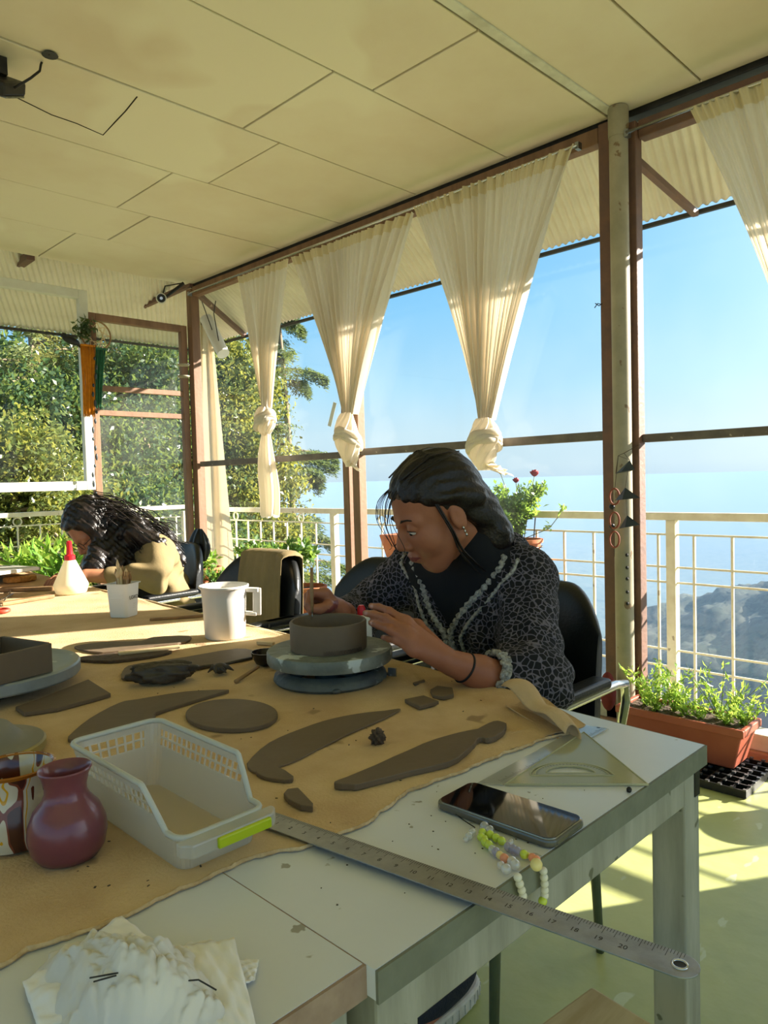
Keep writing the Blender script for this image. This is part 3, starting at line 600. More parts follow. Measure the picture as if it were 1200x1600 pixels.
# banding wheel
WC = (.905, 1.062)
M['wheel'] = mat('blue_grey_enamel', '868a80', .5, n=(16, '62675e', .9), bump=(45, .35), spots=(24, 'c2c8c2', .6))
M['wheel_d'] = mat('blue_grey_casting', '5c605a', .5, n=(18, '44484a', .9), bump=(30, .6), spots=(20, '98a29e', .66))
t = thing('banding_wheel', 'crusty blue grey banding wheel carrying the clay ring bowl', 'wheel', (*WC, ZT))
MB().lathe([(.117, .792), (.119, .795), (.119, .812), (.117, .815), (0, .8155)][::1], (*WC, 0), 64).done('turning_disc', 'wheel', t, smooth=35)
MB().lathe([(.103, ZT), (.108, ZT+.005), (.106, ZT+.013), (.098, ZT+.020), (.088, ZT+.023), (.082, ZT+.018), (.082, ZT)], (*WC, 0), 48, cap0=False).done('base_ring', 'wheel_d', t, smooth=50)
for a in (.6, 2.7, 4.8):
    MB().beam((WC[0]+.094*math.cos(a), WC[1]+.094*math.sin(a), ZT+.012), (WC[0]+.01*math.cos(a), WC[1]+.01*math.sin(a), ZT+.024), .026, .012).done('base_spoke', 'wheel_d', t, bevel=.003)
    MB().ball((WC[0]+.104*math.cos(a-.7), WC[1]+.104*math.sin(a-.7), ZT+.005), (.009, .009, .005), 10, 6).done('foot', 'wheel_d', t, smooth=True)
MB().lathe([(.030, ZT), (.028, ZT+.018), (.018, ZT+.030), (.018, .792)], (*WC, 0), 24).done('hub', 'wheel_d', t, smooth=50)
bwc = (WC[0]-.002, WC[1]+.000)
R = .0725
t = thing('clay_bowl', 'straight sided brown clay ring bowl being built on the banding wheel', 'bowl', (*bwc, .8155))
MB().lathe([(0, .8160), (R, .8160), (R+.0005, .83), (R+.001, .866), (R-.001, .8685), (R-.0045, .868), (R-.006, .865), (R-.006, .822), (0, .8215)], (*bwc, 0), 72, cap0=False, wob=lambda a, z: .006*math.sin(2*a+.4)+.002*math.sin(5*a)).done('clay_wall', 'clay', t, smooth=40)
q = MB()
for k in range(34): a = -2.4+k*.033; q.cbox((bwc[0]+(R+.0008)*math.cos(a), bwc[1]+(R+.0008)*math.sin(a), .8205+.0008*nz(k*2.)), (.0012, .0010, .007+.002*nz(k*3.)), rz=a)
q.done('scored_marks', 'clay_edge', t, kind='stuff')
t = thing('trimming_tool', 'metal trimming tool half hidden behind the banding wheel', 'tool', onz(600, 1052))
MB().tube([onz(585, 1046, ZT+.004), onz(612, 1055, ZT+.004)], .0028, 8).done('shaft', 'steel', t, smooth=True)
MB().cbox(onz(613, 1050, ZT+.010), (.004, .016, .016), rz=.4).done('blade', 'steel', t)
# white squeeze bottle behind the bowl
bx = onz(575, 985, .80)
t = thing('glue_bottle', 'small white bottle with red cap just behind the clay bowl', 'bottle', (1.035, 1.11, ZT))
MB().lathe([(.020, 0), (.021, .004), (.021, .082), (.016, .094), (.008, .098)], (1.035, 1.11, ZT), 24, cap1=True).done('bottle', mat('white_plastic', 'eeeeea', .35), t, smooth=40)
MB().lathe([(.0085, .098), (.0085, .112), (.005, .118)], (1.035, 1.11, ZT), 16, cap1=True).done('cap', mat('red_plastic', 'd01c28', .35), t, smooth=40)
M['white_plastic'] = bpy.data.materials['white_plastic']; M['red_plastic'] = bpy.data.materials['red_plastic']

# ------------------------------------------------------------------ plastic basket
M['basket'] = clear_mat('milky_clear_plastic', (.96, .97, .96), .8, .12, body=('e8e8e4', .40))
t = thing('storage_basket', 'low clear plastic storage basket with slotted rim and lime green handle', 'basket', (.395, .75, ZT))
bz0, zh, zl = ZT, .832, .791
def rr_(x0, x1, y0, y1, r, n=5):
    P = []
    for cx, cy_, a0 in ((x1-r, y1-r, 0), (x0+r, y1-r, PI/2), (x0+r, y0+r, PI), (x1-r, y0+r, 1.5*PI)):
        for k in range(n+1): a = a0+k*PI/2/n; P.append((cx+r*math.cos(a), cy_+r*math.sin(a)))
    return P
B0 = (.350, .436, .640, .858); B1 = (.336, .450, .622, .872)
def bring(f): return rr_(*[a+(b-a)*f for a, b in zip(B0, B1)], .016)
def ztop(y): return zl if y < .650 else zh if y > .690 else zl+(zh-zl)*(y-.650)/.040
def dens(P):
    o = []
    for i in range(len(P)):
        a, b = P[i], P[(i+1) % len(P)]; m = max(1, int(math.dist(a, b)/.0028))
        o += [(a[0]+(b[0]-a[0])*k/m, a[1]+(b[1]-a[1])*k/m) for k in range(m)]
    return o
lo_, hi_ = dens(bring(0)), None
base = bring(0)
zs = [bz0+.001, .800, .802, .8035, .811, .8135, .821, .8235, .832]
# wall with real slots: vertical strips between two window bands
Q = dens(bring(1)); nQ = len(Q); cen = (.393, .748)
def wallpt(i, z):
    x, y = Q[i % nQ]; f = (z-bz0)/(zh-bz0); B = [a+(b-a)*f for a, b in zip(B0, B1)]
    x2 = B[0]+(x-B1[0])/(B1[1]-B1[0])*(B[1]-B[0]); y2 = B[2]+(y-B1[2])/(B1[3]-B1[2])*(B[3]-B[2]); return (x2, y2, z)
q = MB()
for i in range(nQ):
    y = Q[i][1]; zt_ = ztop(y); zt2 = ztop(Q[(i+1) % nQ][1])
    band = [(bz0, .800), (.800, .8035), (.8035, .8115), (.8115, .8140), (.8140, .8220), (.8220, zh)]
    corner = (Q[i][0] < .353 or Q[i][0] > .433) and (y > .856 or y < .64)
    for a, b in band:
        hole = (a in (.8035, .8140)) and not corner and (i % 4 in (0, 1, 2)) and zt_ >= b+.004
        if hole or a >= zt_-1e-5: continue
        b1, b2 = min(b, zt_), min(b, max(zt2, a))
        q.add([wallpt(i, a), wallpt(i+1, a), wallpt(i+1, b2), wallpt(i, b1)], [(0, 1, 2, 3)])
q.done('wall', 'basket', t, smooth=False, solid=.0014)
MB().add([(x, y, bz0+.0015) for x, y in base], [tuple(range(len(base)))]).done('bottom', 'basket', t)
M['basket_rim'] = mat('milky_plastic_rim', 'e4e6e0', .3, sub=('e8e8e0', .4))
rim = [(wallpt(i, ztop(Q[i][1]))[0], wallpt(i, ztop(Q[i][1]))[1], ztop(Q[i][1])) for i in range(0, nQ, 1)]
MB().tube(rim, .0032, 6, closed=True).done('rim', 'basket_rim', t, smooth=True)
MB().prism([(.338, .622), (.346, .612), (.440, .612), (.449, .622), (.449, .630), (.338, .630)], .778, .792).done('front_lip', 'basket', t, bevel=.002)
MB().box((.372, .6075, .780), (.434, .6125, .7905)).done('handle', mat('lime_plastic', 'c4d620', .35, sub=('d8e830', .2)), t, bevel=.0015, label='lime green handle grip')

# ------------------------------------------------------------------ rulers, set square, phone, charm
def ruler_tex(name, base_c, metal, mark, length_axis='x', pitch=.001, big=.01):
    m = mat(name, base_c, .3, metal, n=(25, '8c8880' if metal else base_c, .6)); t_ = m.node_tree; return m
t = thing('steel_ruler', 'long worn steel ruler with rounded end projecting over the table edge', 'ruler', onz(440, 1280))
A, B = Vector((*onz(432, 1283, .7585)[:2], .7580)), Vector((*onz(1060, 1506, .7585)[:2], .7580))
d = (B-A).normalized(); A = A-d*.02; s = Vector((-d.y, d.x, 0)); hw = .0155
P = [A+s*hw, A-s*hw, B-s*hw]+[B+d*hw*math.sin(a)-s*hw*math.cos(a) for a in [PI*k/12 for k in range(1, 12)]]+[B+s*hw]
MB().prism([(p.x, p.y) for p in P], .7570, .7583).done('blade', 'steel', t, bevel=.0003)
MB().tube([B+d*(.001)+d*.0055*math.cos(a)+s*.0055*math.sin(a)+Vector((0, 0, .0003)) for a in [2*PI*k/20 for k in range(20)]], .0011, 6, closed=True).done('hole_rim', 'chrome', t, smooth=True)
MB().lathe([(.0048, .75832), (0, .75834)], (B.x+d.x*.001, B.y+d.y*.001, 0), 16).done('hang_hole', 'dark', t)
q = MB(); L = (B-A).length
for k in range(int(L/.0025)):
    ln = .010 if k % 4 == 0 else .005
    c = A+d*(.004+k*.0025)+s*(hw-ln/2-.0003); q.cbox((c.x, c.y, .75836), (.0004, ln, .00008), rz=math.atan2(d.y, d.x))
M['ink'] = mat('dark_print', '2e2c2a', .6); q.done('graduation', 'ink', t, kind='stuff')
def text(s_, size, loc, rot_e, m, parent=None, name='lettering', ext=.0002, align='CENTER'):
    c = bpy.data.curves.new(name, 'FONT'); c.body = s_; c.size = size; c.extrude = ext; c.align_x = align; c.align_y = 'CENTER'; c.resolution_u = 3
    o = bpy.data.objects.new(name, c); COL.objects.link(o); c.materials.append(M[m])
    bpy.context.view_layer.update(); me = bpy.data.meshes.new_from_object(o); bpy.data.objects.remove(o)
    o = bpy.data.objects.new(name, me); COL.objects.link(o)
    o.rotation_euler = rot_e
    if parent: o.parent = parent; l0 = WL[parent.name]; o.location = tuple(a-b for a, b in zip(loc, l0))
    else: o.location = loc
    return o
for k in range(1, 25):
    c = A+d*(.004+k*.02)-s*.003
    if (c-A).length < (B-A).length-.03 and k < 25: text(str(k), .0075, (c.x, c.y, .75836), (0, 0, math.atan2(d.y, d.x)), 'ink', t, 'number', ext=.00004)
# short clear ruler
M['clear_plastic'] = clear_mat('clear_scratched_plastic', (.96, .96, .95), 1.2, .12, body=('dcdcd6', .45))
M['old_plastic'] = clear_mat('yellowed_clear_plastic', (.95, .94, .86), 1.0, .1, body=('dcdabc', .75))
t = thing('short_ruler', 'short scratched clear ruler lying between phone and cloth corner', 'ruler', onz(840, 1180))
MB().prism(poly([(745, 1222), (786, 1224), (951, 1137), (912, 1131)], .754), .7512, .7530).done('blade', 'clear_plastic', t, bevel=.0004)
q = MB(); a_, b_ = Vector(onz(786, 1221, .7532)), Vector(onz(949, 1137, .7532)); dd = (b_-a_); L2 = dd.length; dd.normalize(); sn = Vector((-dd.y, dd.x, 0))
for k in range(int(L2/.003)):
    ln = .007 if k % 5 == 0 else .004; c = a_+dd*k*.003+sn*(ln/2+.001); q.cbox((c.x, c.y, .7531), (.0004, ln, .0001), rz=math.atan2(dd.y, dd.x))
q.done('graduation', 'ink', t, kind='stuff')
MB().lathe([(.0028, .75312), (0, .75314)], (*onz(935, 1137, .753)[:2], 0), 14).done('hang_hole', 'dark', t)
# set square with a protractor opening
t = thing('set_square', 'yellowed clear plastic set square with built-in protractor arc near the table corner', 'set square', onz(900, 1200))
va, vb, vc = [Vector((*onz(*p, .756)[:2], 0)) for p in ((790, 1222), (1012, 1222), (912, 1141))]
cen_ = (va+vb+vc)/3; cz_ = Vector((*onz(900, 1194, .756)[:2], 0)); du = (vb-va).normalized(); dv = Vector((-du.y, du.x, 0))
if (vc-va).dot(dv) < 0: dv = -dv
def tri_ring(P_out, P_in, z0, z1, mb):
    n = len(P_out); v = [(p.x, p.y, z) for z in (z0, z1) for P_ in (P_out, P_in) for p in P_]
    f = []
    for i in range(n):
        j = (i+1) % n; f += [(i, j, n+j, n+i)[::-1], (2*n+i, 2*n+j, 3*n+j, 3*n+i), (i, j, 2*n+j, 2*n+i), (n+i, n+j, 3*n+j, 3*n+i)[::-1]]
    mb.add(v, f)
base_mid = va.lerp(vb, .50)+dv*.026; r_o = .052
def arc(r, n=40): # a closed D shape
    return [base_mid+du*r*math.cos(PI*k/n)+dv*r*.82*math.sin(PI*k/n) for k in range(n+1)]
def tri_out(P_):
    o = []
    for p in P_:
        # cast from centroid to the triangle edge
        dr = (p-(base_mid+dv*.012)); best = 9
        for a2, b2 in ((va, vb), (vb, vc), (vc, va)):
            e = b2-a2; den = dr.x*e.y-dr.y*e.x
            if abs(den) < 1e-9: continue
            w = a2-(base_mid+dv*.012); tt = (w.x*e.y-w.y*e.x)/den; uu = (w.x*dr.y-w.y*dr.x)/den
            if tt > 0 and -.001 <= uu <= 1.001: best = min(best, tt)
        o.append((base_mid+dv*.012)+dr*best)
    return o
inn = arc(r_o)+[base_mid+du*(-r_o+2*r_o*k/20) for k in range(1, 20)]
tri_o = tri_out(inn)
for v_ in (va, vb, vc):          # make the corners exact
    i = min(range(len(tri_o)), key=lambda k: (tri_o[k]-v_).length); tri_o[i] = v_
q = MB(); tri_ring(tri_o, inn, .7512, .7532, q); q.done('frame', 'old_plastic', t)
q = MB(); tri_ring([base_mid+du*.046*math.cos(PI*k/40)+dv*(.038*math.sin(PI*k/40)+.001) for k in range(41)]+[base_mid+du*(-.046+.092*k/20)+dv*.001 for k in range(1, 20)],
                   [base_mid+du*.031*math.cos(PI*k/40)+dv*(.0235*math.sin(PI*k/40)+.008) for k in range(41)]+[base_mid+du*(-.031+.062*k/20)+dv*.008 for k in range(1, 20)], .7512, .7536, q)
q.done('protractor', 'old_plastic', t)
q = MB()
for k in range(31):
    a = PI*k/30; c = base_mid+du*.0435*math.cos(a)+dv*(.0355*math.sin(a)+.001); q.cbox((c.x, c.y, .7537), (.003, .0004, .0001), rz=math.atan2(du.y, du.x)+a*(1 if du.x*dv.y-du.y*dv.x > 0 else -1))
for k in range(28): c = va.lerp(vb, .06+k*.032)+dv*.002; q.cbox((c.x, c.y, .7533), (.0003, .003, .0001), rz=math.atan2(du.y, du.x))
q.done('graduation', 'ink', t, kind='stuff')
M['plastic_edge'] = mat('yellowed_plastic_edge', 'c8c4a0', .4, sub=('dcd8b4', .3))
MB().tube([(p.x, p.y, .7530) for p in (va, vb, vc)], .0015, 6, closed=True).done('rim_edge', 'plastic_edge', t)
for rr1, rr2, oo in ((.052, .0426, 0), (.046, .038, .001), (.031, .0235, .008)):
    MB().tube([(*(base_mid+du*rr1*math.cos(PI*k/30)+dv*(rr2*math.sin(PI*k/30)+oo)).xy, .7533) for k in range(31)], .0010, 6, closed=True).done('molded_arc', 'plastic_edge', t)
# phone
t = thing('phone', 'black smartphone lying face up in a worn clear case near the table edge', 'phone', onz(795, 1260))
pc = [Vector((*onz(*p, .763)[:2], 0)) for p in ((683, 1247), (735, 1218), (908, 1272), (868, 1312))]
cxy = sum(pc, Vector())/4; ud = ((pc[2]-pc[1])+(pc[3]-pc[0])).normalized(); vd = Vector((-ud.y, ud.x, 0)); PL, PW = .154, .0735
def rrect(l, w, r, n=6): return [(cxy+ud*x+vd*y) for x, y in rr_(-l/2, l/2, -w/2, w/2, r, n)]
def pp(l, w, r): return [(p.x, p.y) for p in rrect(l, w, r)]
MB().prism(pp(PL, PW, .012), .7512, .7600).done('case', clear_mat('clear_case', (.8, .8, .78), 2, .1, body=('8a857c', .55)), t, bevel=.0025)
MB().prism(pp(PL-.004, PW-.004, .011), .7525, .7608).done('metal_frame', mat('phone_frame', '9a9688', .25, .8), t, bevel=.001)
MB().prism(pp(PL-.0055, PW-.0055, .0105), .7600, .7613).done('screen', mat('black_glass', '0a0b0c', .04, spec=.7, coat=.5), t, bevel=.0004)
# beaded phone charm
t = thing('bead_charm', 'beaded phone charm in lime, clear, lilac and pearl, hanging over the table edge', 'charm', onz(745, 1290))
MB().tube([onz(712, 1272, .757), onz(725, 1282, .754), onz(742, 1293, .754)], .0007, 5).done('cord', 'dark', t)
bm = {k: v for k, v in (('lime', mat('lime_bead', 'c8d848', .25, coat=.5)), ('clear', clear_mat('clear_bead', (.95, .95, .95), 3, .03, body=('ffffff', .3))), ('lilac', clear_mat('lilac_bead', (.86, .84, .95), 3, .05, body=('c8c4e0', .5))), ('pearl', mat('pearl_bead', 'e2dcc8', .25, coat=.6)), ('peach', mat('peach_bead', 'f09c78', .3)), ('cream', mat('cream_bead', 'ecd890', .35)))}
ballm = {}
def bead(px, py, c, r=.0042, z=.7555, p3=None):
    if c not in ballm:
        o = MB().ball((0, 0, 0), 1, 14, 10).done('bead', bm[c], t, smooth=True); ballm[c] = o.data
        for v in o.data.vertices: v.co = v.co+Vector(WL[t.name])
    else: o = bpy.data.objects.new('bead', ballm[c]); COL.objects.link(o); o.parent = t
    p = p3 or onz(px, py, z); o.location = tuple(a-b for a, b in zip(p, WL[t.name])); o.scale = (r, r, r); return o
for px, py, c, r in [(757, 1291, 'clear', .005), (765, 1297, 'clear', .005), (738, 1300, 'clear', .004), (733, 1306, 'clear', .004), (728, 1311, 'clear', .003), (754, 1301, 'lime', .0045), (752, 1308, 'lime', .0045), (758, 1316, 'lime', .0045), (764, 1320, 'lime', .0045), (766, 1304, 'lime', .0045), (775, 1309, 'lime', .0045), (784, 1314, 'lime', .0045), (757, 1311, 'lime', .004),
                       (769, 1327, 'clear', .004), (775, 1331, 'lilac', .0045), (781, 1336, 'cream', .004), (788, 1341, 'peach', .0045), (794, 1323, 'lilac', .0045), (802, 1327, 'lilac', .0045), (808, 1330, 'lilac', .0045), (798, 1316, 'clear', .0035), (819, 1335, 'lime', .0045), (826, 1337, 'cream', .003), (832, 1340, 'peach', .0042), (838, 1343, 'peach', .0042), (838, 1351, 'cream', .006),
                       (800, 1346, 'clear', .005), (805, 1351, 'clear', .005), (791, 1358, 'clear', .005), (783, 1352, 'clear', .004)]:
    bead(px, py, c, r, .7512+r)
e1, e2 = onz(806, 1364, .755), onz(849, 1355, .755)
for k, (px, py) in enumerate([(809, 1371), (812, 1381), (815, 1391), (817, 1400)]): p = ony(px, py, .396); bead(0, 0, 'pearl', .0042, p3=p)
for k, (px, py) in enumerate([(849, 1361), (850, 1371), (851, 1381), (851, 1391), (851, 1399)]): p = ony(px, py, .396); bead(0, 0, 'pearl', .0042, p3=p)
bead(0, 0, 'lime', .0045, p3=ony(848, 1408, .396))
lump('pebble', 'tiny black pebble near the corner of the white table', 983, 1234, (.0035, .003, .0035), 5, m='dark', cat='pebble', z=.7505, amp=.1)
q = MB()
for k in range(60):
    px, py = random.uniform(500, 1000), random.uniform(1180, 1440); p = onz(px, py, .7507)
    if p[1] < .42 or p[0] > 1.0 or hem(p[0]) < p[1]+.02: continue
    q.cbox((p[0], p[1], .7509), (random.uniform(.0008, .002), random.uniform(.0006, .0015), .0006), rz=random.random()*3)
tag(q.done('clay_crumbs', 'clay_dark'), 'scattered dry clay crumbs on the white table top', 'crumbs', kind='stuff')
q = MB()
for k in range(90):
    px, py = random.uniform(60, 800), random.uniform(1060, 1420); p = onz(px, py, .7507)
    if hem(p[0]) > p[1]-.02: continue
    q.cbox((p[0], p[1], .7550), (random.uniform(.001, .004), random.uniform(.0008, .002), .0010), rz=random.random()*3)
tag(q.done('clay_crumbs', 'clay_dark'), 'scattered clay crumbs over the canvas', 'crumbs', kind='stuff')

# ------------------------------------------------------------------ pottery at the left
M['maroon'] = mat('maroon_glaze', '7d4048', .28, n=(5, '6a3840', .8), coat=.35, bump=(14, .05))
v0 = (.287, .757, ZT)
t = thing('maroon_vase', 'glossy maroon ceramic vase with flared neck in front of the basket', 'vase', v0)
MB().lathe([(.024, 0), (.030, .002), (.0355, .010), (.0385, .024), (.0375, .036), (.032, .050), (.0235, .060), (.0205, .067), (.0205, .074), (.0230, .084), (.0262, .0905), (.0255, .092), (.0235, .0905), (.0195, .080), (.0175, .070), (.022, .058), (.031, .045), (.034, .025), (.028, .008), (0, .006)], v0, 56, wob=lambda a, z: .02*math.sin(2*a+.5)*(z/.09)).done('vase_body', 'maroon', t, smooth=50)
m = mat('drip_glaze', 'cfc4ac', .2, coat=.5, spots=None)
N, L = m.node_tree.nodes, m.node_tree.links; tc = N.new('ShaderNodeTexCoord'); mp = N.new('ShaderNodeMapping'); mp.inputs['Scale'].default_value = (1, 1, .18); wv = N.new('ShaderNodeTexNoise'); wv.inputs['Scale'].default_value = 42; wv.inputs['Detail'].default_value = 1
L.new(tc.outputs['Object'], mp.inputs[0]); L.new(mp.outputs[0], wv.inputs[0]); cr2 = N.new('ShaderNodeValToRGB'); e = cr2.color_ramp; e.interpolation = 'CONSTANT'; e.elements[0].color = lin('4a2418'); e.elements[1].position = .41; e.elements[1].color = lin('7c3c28')
for p, c in ((.44, 'cfc4ac'), (.50, 'd09a1c'), (.53, 'cfc4ac'), (.63, '5c2c1e')): k = e.elements.new(p); k.color = lin(c)
L.new(wv.outputs[0], cr2.inputs[0]); L.new(cr2.outputs[0], N['Principled BSDF'].inputs['Base Color']); M['drip'] = m
v1 = (.262, .832, ZT)
t = thing('glazed_cup', 'brown cup with yellow and cream drip glaze behind the maroon vase', 'cup', v1)
MB().lathe([(.030, 0), (.038, .003), (.042, .016), (.040, .036), (.034, .054), (.033, .064), (.040, .078), (.0415, .0815), (.039, .082), (.031, .066), (.031, .054), (.037, .036), (.037, .010), (0, .008)], v1, 48).done('cup_body', 'drip', t, smooth=50)
MB().lathe([(.0400, .0780), (.0418, .0815), (.0395, .0825), (.0375, .080)], v1, 48, cap0=False).done('rim', mat('amber_glaze', '9c5a14', .2, coat=.5), t, smooth=50, label='amber glazed rim')
# wooden bat with a plaster dome
dcx = onz(-34, 1158, ZT+.02); r_ = .088
t = thing('covered_bat', 'round wooden bat with yellow rim and a grey domed lid, left of the basket', 'lid', (dcx[0], dcx[1], ZT))
MB().lathe([(r_-.004, 0), (r_, .003), (r_, .013), (r_-.003, .0155), (0, .016)], (dcx[0], dcx[1], ZT), 56).done('bat', mat('yellow_rim_wood', 'b49a4c', .5, n=(20, '8c8058', .8)), t, smooth=35)
MB().lathe([(r_-.003, .0158), (r_-.012, .0185), (.060, .020), (.052, .028), (.040, .040), (.024, .047), (0, .049)], (dcx[0], dcx[1], ZT), 56).done('domed_lid', mat('dusty_grey_lid', '8e8a7e', .55, n=(10, '7a766a', .8)), t, smooth=60)
# grey turntable with a clay box
tcx = onz(-22, 1044, .797); tr_ = .165
t = thing('grey_turntable', 'wide pale grey metal turntable at the left edge carrying a clay box', 'turntable', (tcx[0], tcx[1], ZT))
M['galv'] = mat('pale_grey_metal', '9aa0a0', .38, .35, n=(12, '868c8c', .8), spots=(30, 'b8bcb8', .66))
MB().lathe([(tr_-.002, .776), (tr_, .779), (tr_, .796), (tr_-.003, .799), (tr_-.02, .7995), (tr_-.022, .7985), (tr_-.05, .7985), (0, .7985)], (tcx[0], tcx[1], 0), 80).done('turning_disc', 'galv', t, smooth=30)
MB().lathe([(.09, ZT), (.085, ZT+.008), (.03, ZT+.014), (.03, .776)], (tcx[0], tcx[1], 0), 32).done('base', 'darkmetal', t, smooth=35)
zb = .7998; C0 = Vector(onz(83, 1049, zb)); D1 = (Vector(onz(0, 1071, zb))-C0).normalized(); D2 = Vector((-D1.y, D1.x, 0))
if D2.y < 0: D2 = -D2
H_ = .052; Lb, Wb, th = .20, .15, .006
t = thing('clay_box', 'open rectangular clay box built of slabs on the grey turntable', 'clay box', (*C0.xy, zb))
def wallb(o, dx, dy, lx, ly, nm='slab_wall', z0=zb, h=H_):
    P = [o, o+dx*lx, o+dx*lx+dy*ly, o+dy*ly]; MB().prism([(p.x, p.y) for p in P], z0, z0+h).done(nm, 'clay', t, bevel=.0012)
wallb(C0, D1, D2, Lb, th); wallb(C0+D2*(Wb-th), D1, D2, Lb, th); wallb(C0+D2*(th+.0003), D1, D2, th, Wb-2*th-.0006, h=H_+.001); wallb(C0+D1*(Lb-th)+D2*(th+.0003), D1, D2, th, Wb-2*th-.0006)
wallb(C0+D1*(th+.0003)+D2*(th+.0003), D1, D2, Lb-2*th-.0006, Wb-2*th-.0006, 'slab_floor', h=.005)

# ------------------------------------------------------------------ jug, tool pot, spray bottle
M['enamel'] = mat('white_enamel_plastic', 'dcd8d0', .42, n=(8, 'cfc8bc', .6), spots=(40, '6c5c48', .73))
j0 = (.992, 1.558, ZT); jr = .0555
t = thing('white_jug', 'scuffed white plastic measuring jug with a square handle, half in sun', 'jug', j0)
MB().lathe([(.046, 0), (.0485, .003), (.0525, .100), (.0545, .119), (.0600, .124), (.0602, .128), (.0580, .129), (.0510, .122), (.0475, .100), (.0440, .006), (0, .005)], j0, 56, sx=1.0, sy=1.05).done('jug_body', 'enamel', t, smooth=45)
hd = Vector((.706, -.706, 0)); p0 = Vector(j0)
MB().beam(p0+hd*.056+Vector((0, 0, .116)), p0+hd*.086+Vector((0, 0, .114)), .020, .010).beam(p0+hd*.082+Vector((0, 0, .119)), p0+hd*.080+Vector((0, 0, .052)), .020, .008, up=(.706, .706, 0)).beam(p0+hd*.051+Vector((0, 0, .058)), p0+hd*.080+Vector((0, 0, .055)), .020, .008).done('handle', 'enamel', t, bevel=.002)
p0 = (.968, 2.055, ZT)
t = thing('tool_pot', 'square white plastic pot full of wooden modelling tools, printed label on side', 'pot', p0)
rzp = math.radians(30)
def sq(r, rr, n=5): return [(x*math.cos(rzp)-y*math.sin(rzp)+p0[0], x*math.sin(rzp)+y*math.cos(rzp)+p0[1]) for x, y in rr_(-r, r, -r, r, rr, n)]
q = MB(); rings = [(.0285, 0), (.0295, .002), (.0345, .094), (.039, .0955), (.039, .0975), (.033, .0975), (.028, .004)]
vv = []; ns = 24
for r, z in rings: vv += [(x, y, ZT+z) for x, y in sq(r, .010)]
ff = [(i*ns+j, i*ns+(j+1) % ns, (i+1)*ns+(j+1) % ns, (i+1)*ns+j) for i in range(len(rings)-1) for j in range(ns)]+[tuple(range(ns-1, -1, -1)), tuple((len(rings)-1)*ns+j for j in range(ns))]
q.add(vv, ff).done('pot_body', 'white_plastic', t, smooth=35)
for dz in (.056, .066):
    n_ = Vector((math.cos(rzp+PI), math.sin(rzp+PI), 0)); sd = Vector((-n_.y, n_.x, 0)); c = Vector(p0)+n_*(.0297+.0054*dz/.094)+Vector((0, 0, dz))
    MB().beam(c-sd*.021, c+sd*.021, .0022, .0016).done('molded_ridge', 'white_plastic', t)
n2 = Vector((math.cos(rzp-PI/2), math.sin(rzp-PI/2), 0)); c = Vector(p0)+n2*.0333+Vector((.002, 0, .056))
text('LOXO', .0150, tuple(c), (PI/2-.06, 0, rzp), 'ink', t, 'printed_label', ext=.0002)
for k in range(3): c3 = Vector(p0)+n2*(.0326-.0004*k)+Vector((.004, 0, .038-.006*k)); text('- - - -', .006, tuple(c3), (PI/2-.06, 0, rzp), 'ink', t, 'small_print', ext=.0001)
rg = random.Random(5); kinds = ['pointed', 'fork', 'flat', 'round']
for k in range(16):
    a = rg.random()*6.28; r = .021*math.sqrt(rg.random()); b = Vector((p0[0]+r*.5*math.cos(a), p0[1]+r*.5*math.sin(a), ZT+.008+rg.uniform(0, .004))); tp = Vector((p0[0]+r*1.35*math.cos(a), p0[1]+r*1.35*math.sin(a), ZT+rg.uniform(.120, .146)))
    if k == 0: tp = Vector((p0[0]-.010, p0[1]+.008, ZT+.166))
    tt = thing('modelling_tool', ('pale pointed wooden tool, tallest in the white pot' if k == 0 else 'wooden modelling tool standing in the square white pot'), 'tool', tuple(b), 'wooden modelling tools in the white pot'); dn = (tp-b).normalized()
    MB().tube([b, b.lerp(tp, .5), b.lerp(tp, .82)], [.0034, .0042, .0040], 8, flat=.8).done('handle', 'worn_wood' if k % 3 else 'pale_wood', tt, smooth=True)
    if k % 4 == 1:
        sd = dn.cross(Vector((.5, .5, 0))).normalized(); e_ = b.lerp(tp, .82)
        q = MB().beam(e_, e_+dn*.008, .016, .003, up=(.5, .5, 0))
        for j in (-1, 0, 1): q.beam(e_+dn*.008+sd*.0062*j, tp+sd*.0062*j, .003, .0025)
        q.done('fork_tip', 'worn_wood', tt)
    else: MB().tube([b.lerp(tp, .80), b.lerp(tp, .9), tp], [.0040, .0075 if k % 2 else .0055, .0015], 8, flat=.45, up=(.6, .6, .2)).done('blade_tip', 'pale_wood' if k % 3 == 0 else 'worn_wood', tt, smooth=True)
s0 = (1.062, 2.665, ZT)
t = thing('squirt_bottle', 'sunlit conical white squirt bottle with red nozzle', 'bottle', s0)
MB().lathe([(.046, 0), (.052, .004), (.060, .030), (.058, .036), (.020, .118), (.015, .122), (.015, .128)], s0, 40).done('bottle_body', mat('frosted_plastic', 'f6f2e0', .35, sub=('fff6da', .35)), t, smooth=40)
MB().lathe([(.0185, .120), (.0185, .136), (.015, .139), (.0115, .141), (.0090, .178), (.0095, .180), (.0095, .186), (.006, .189)], s0, 24, cap1=True).done('red_nozzle', 'red_plastic', t, smooth=35)
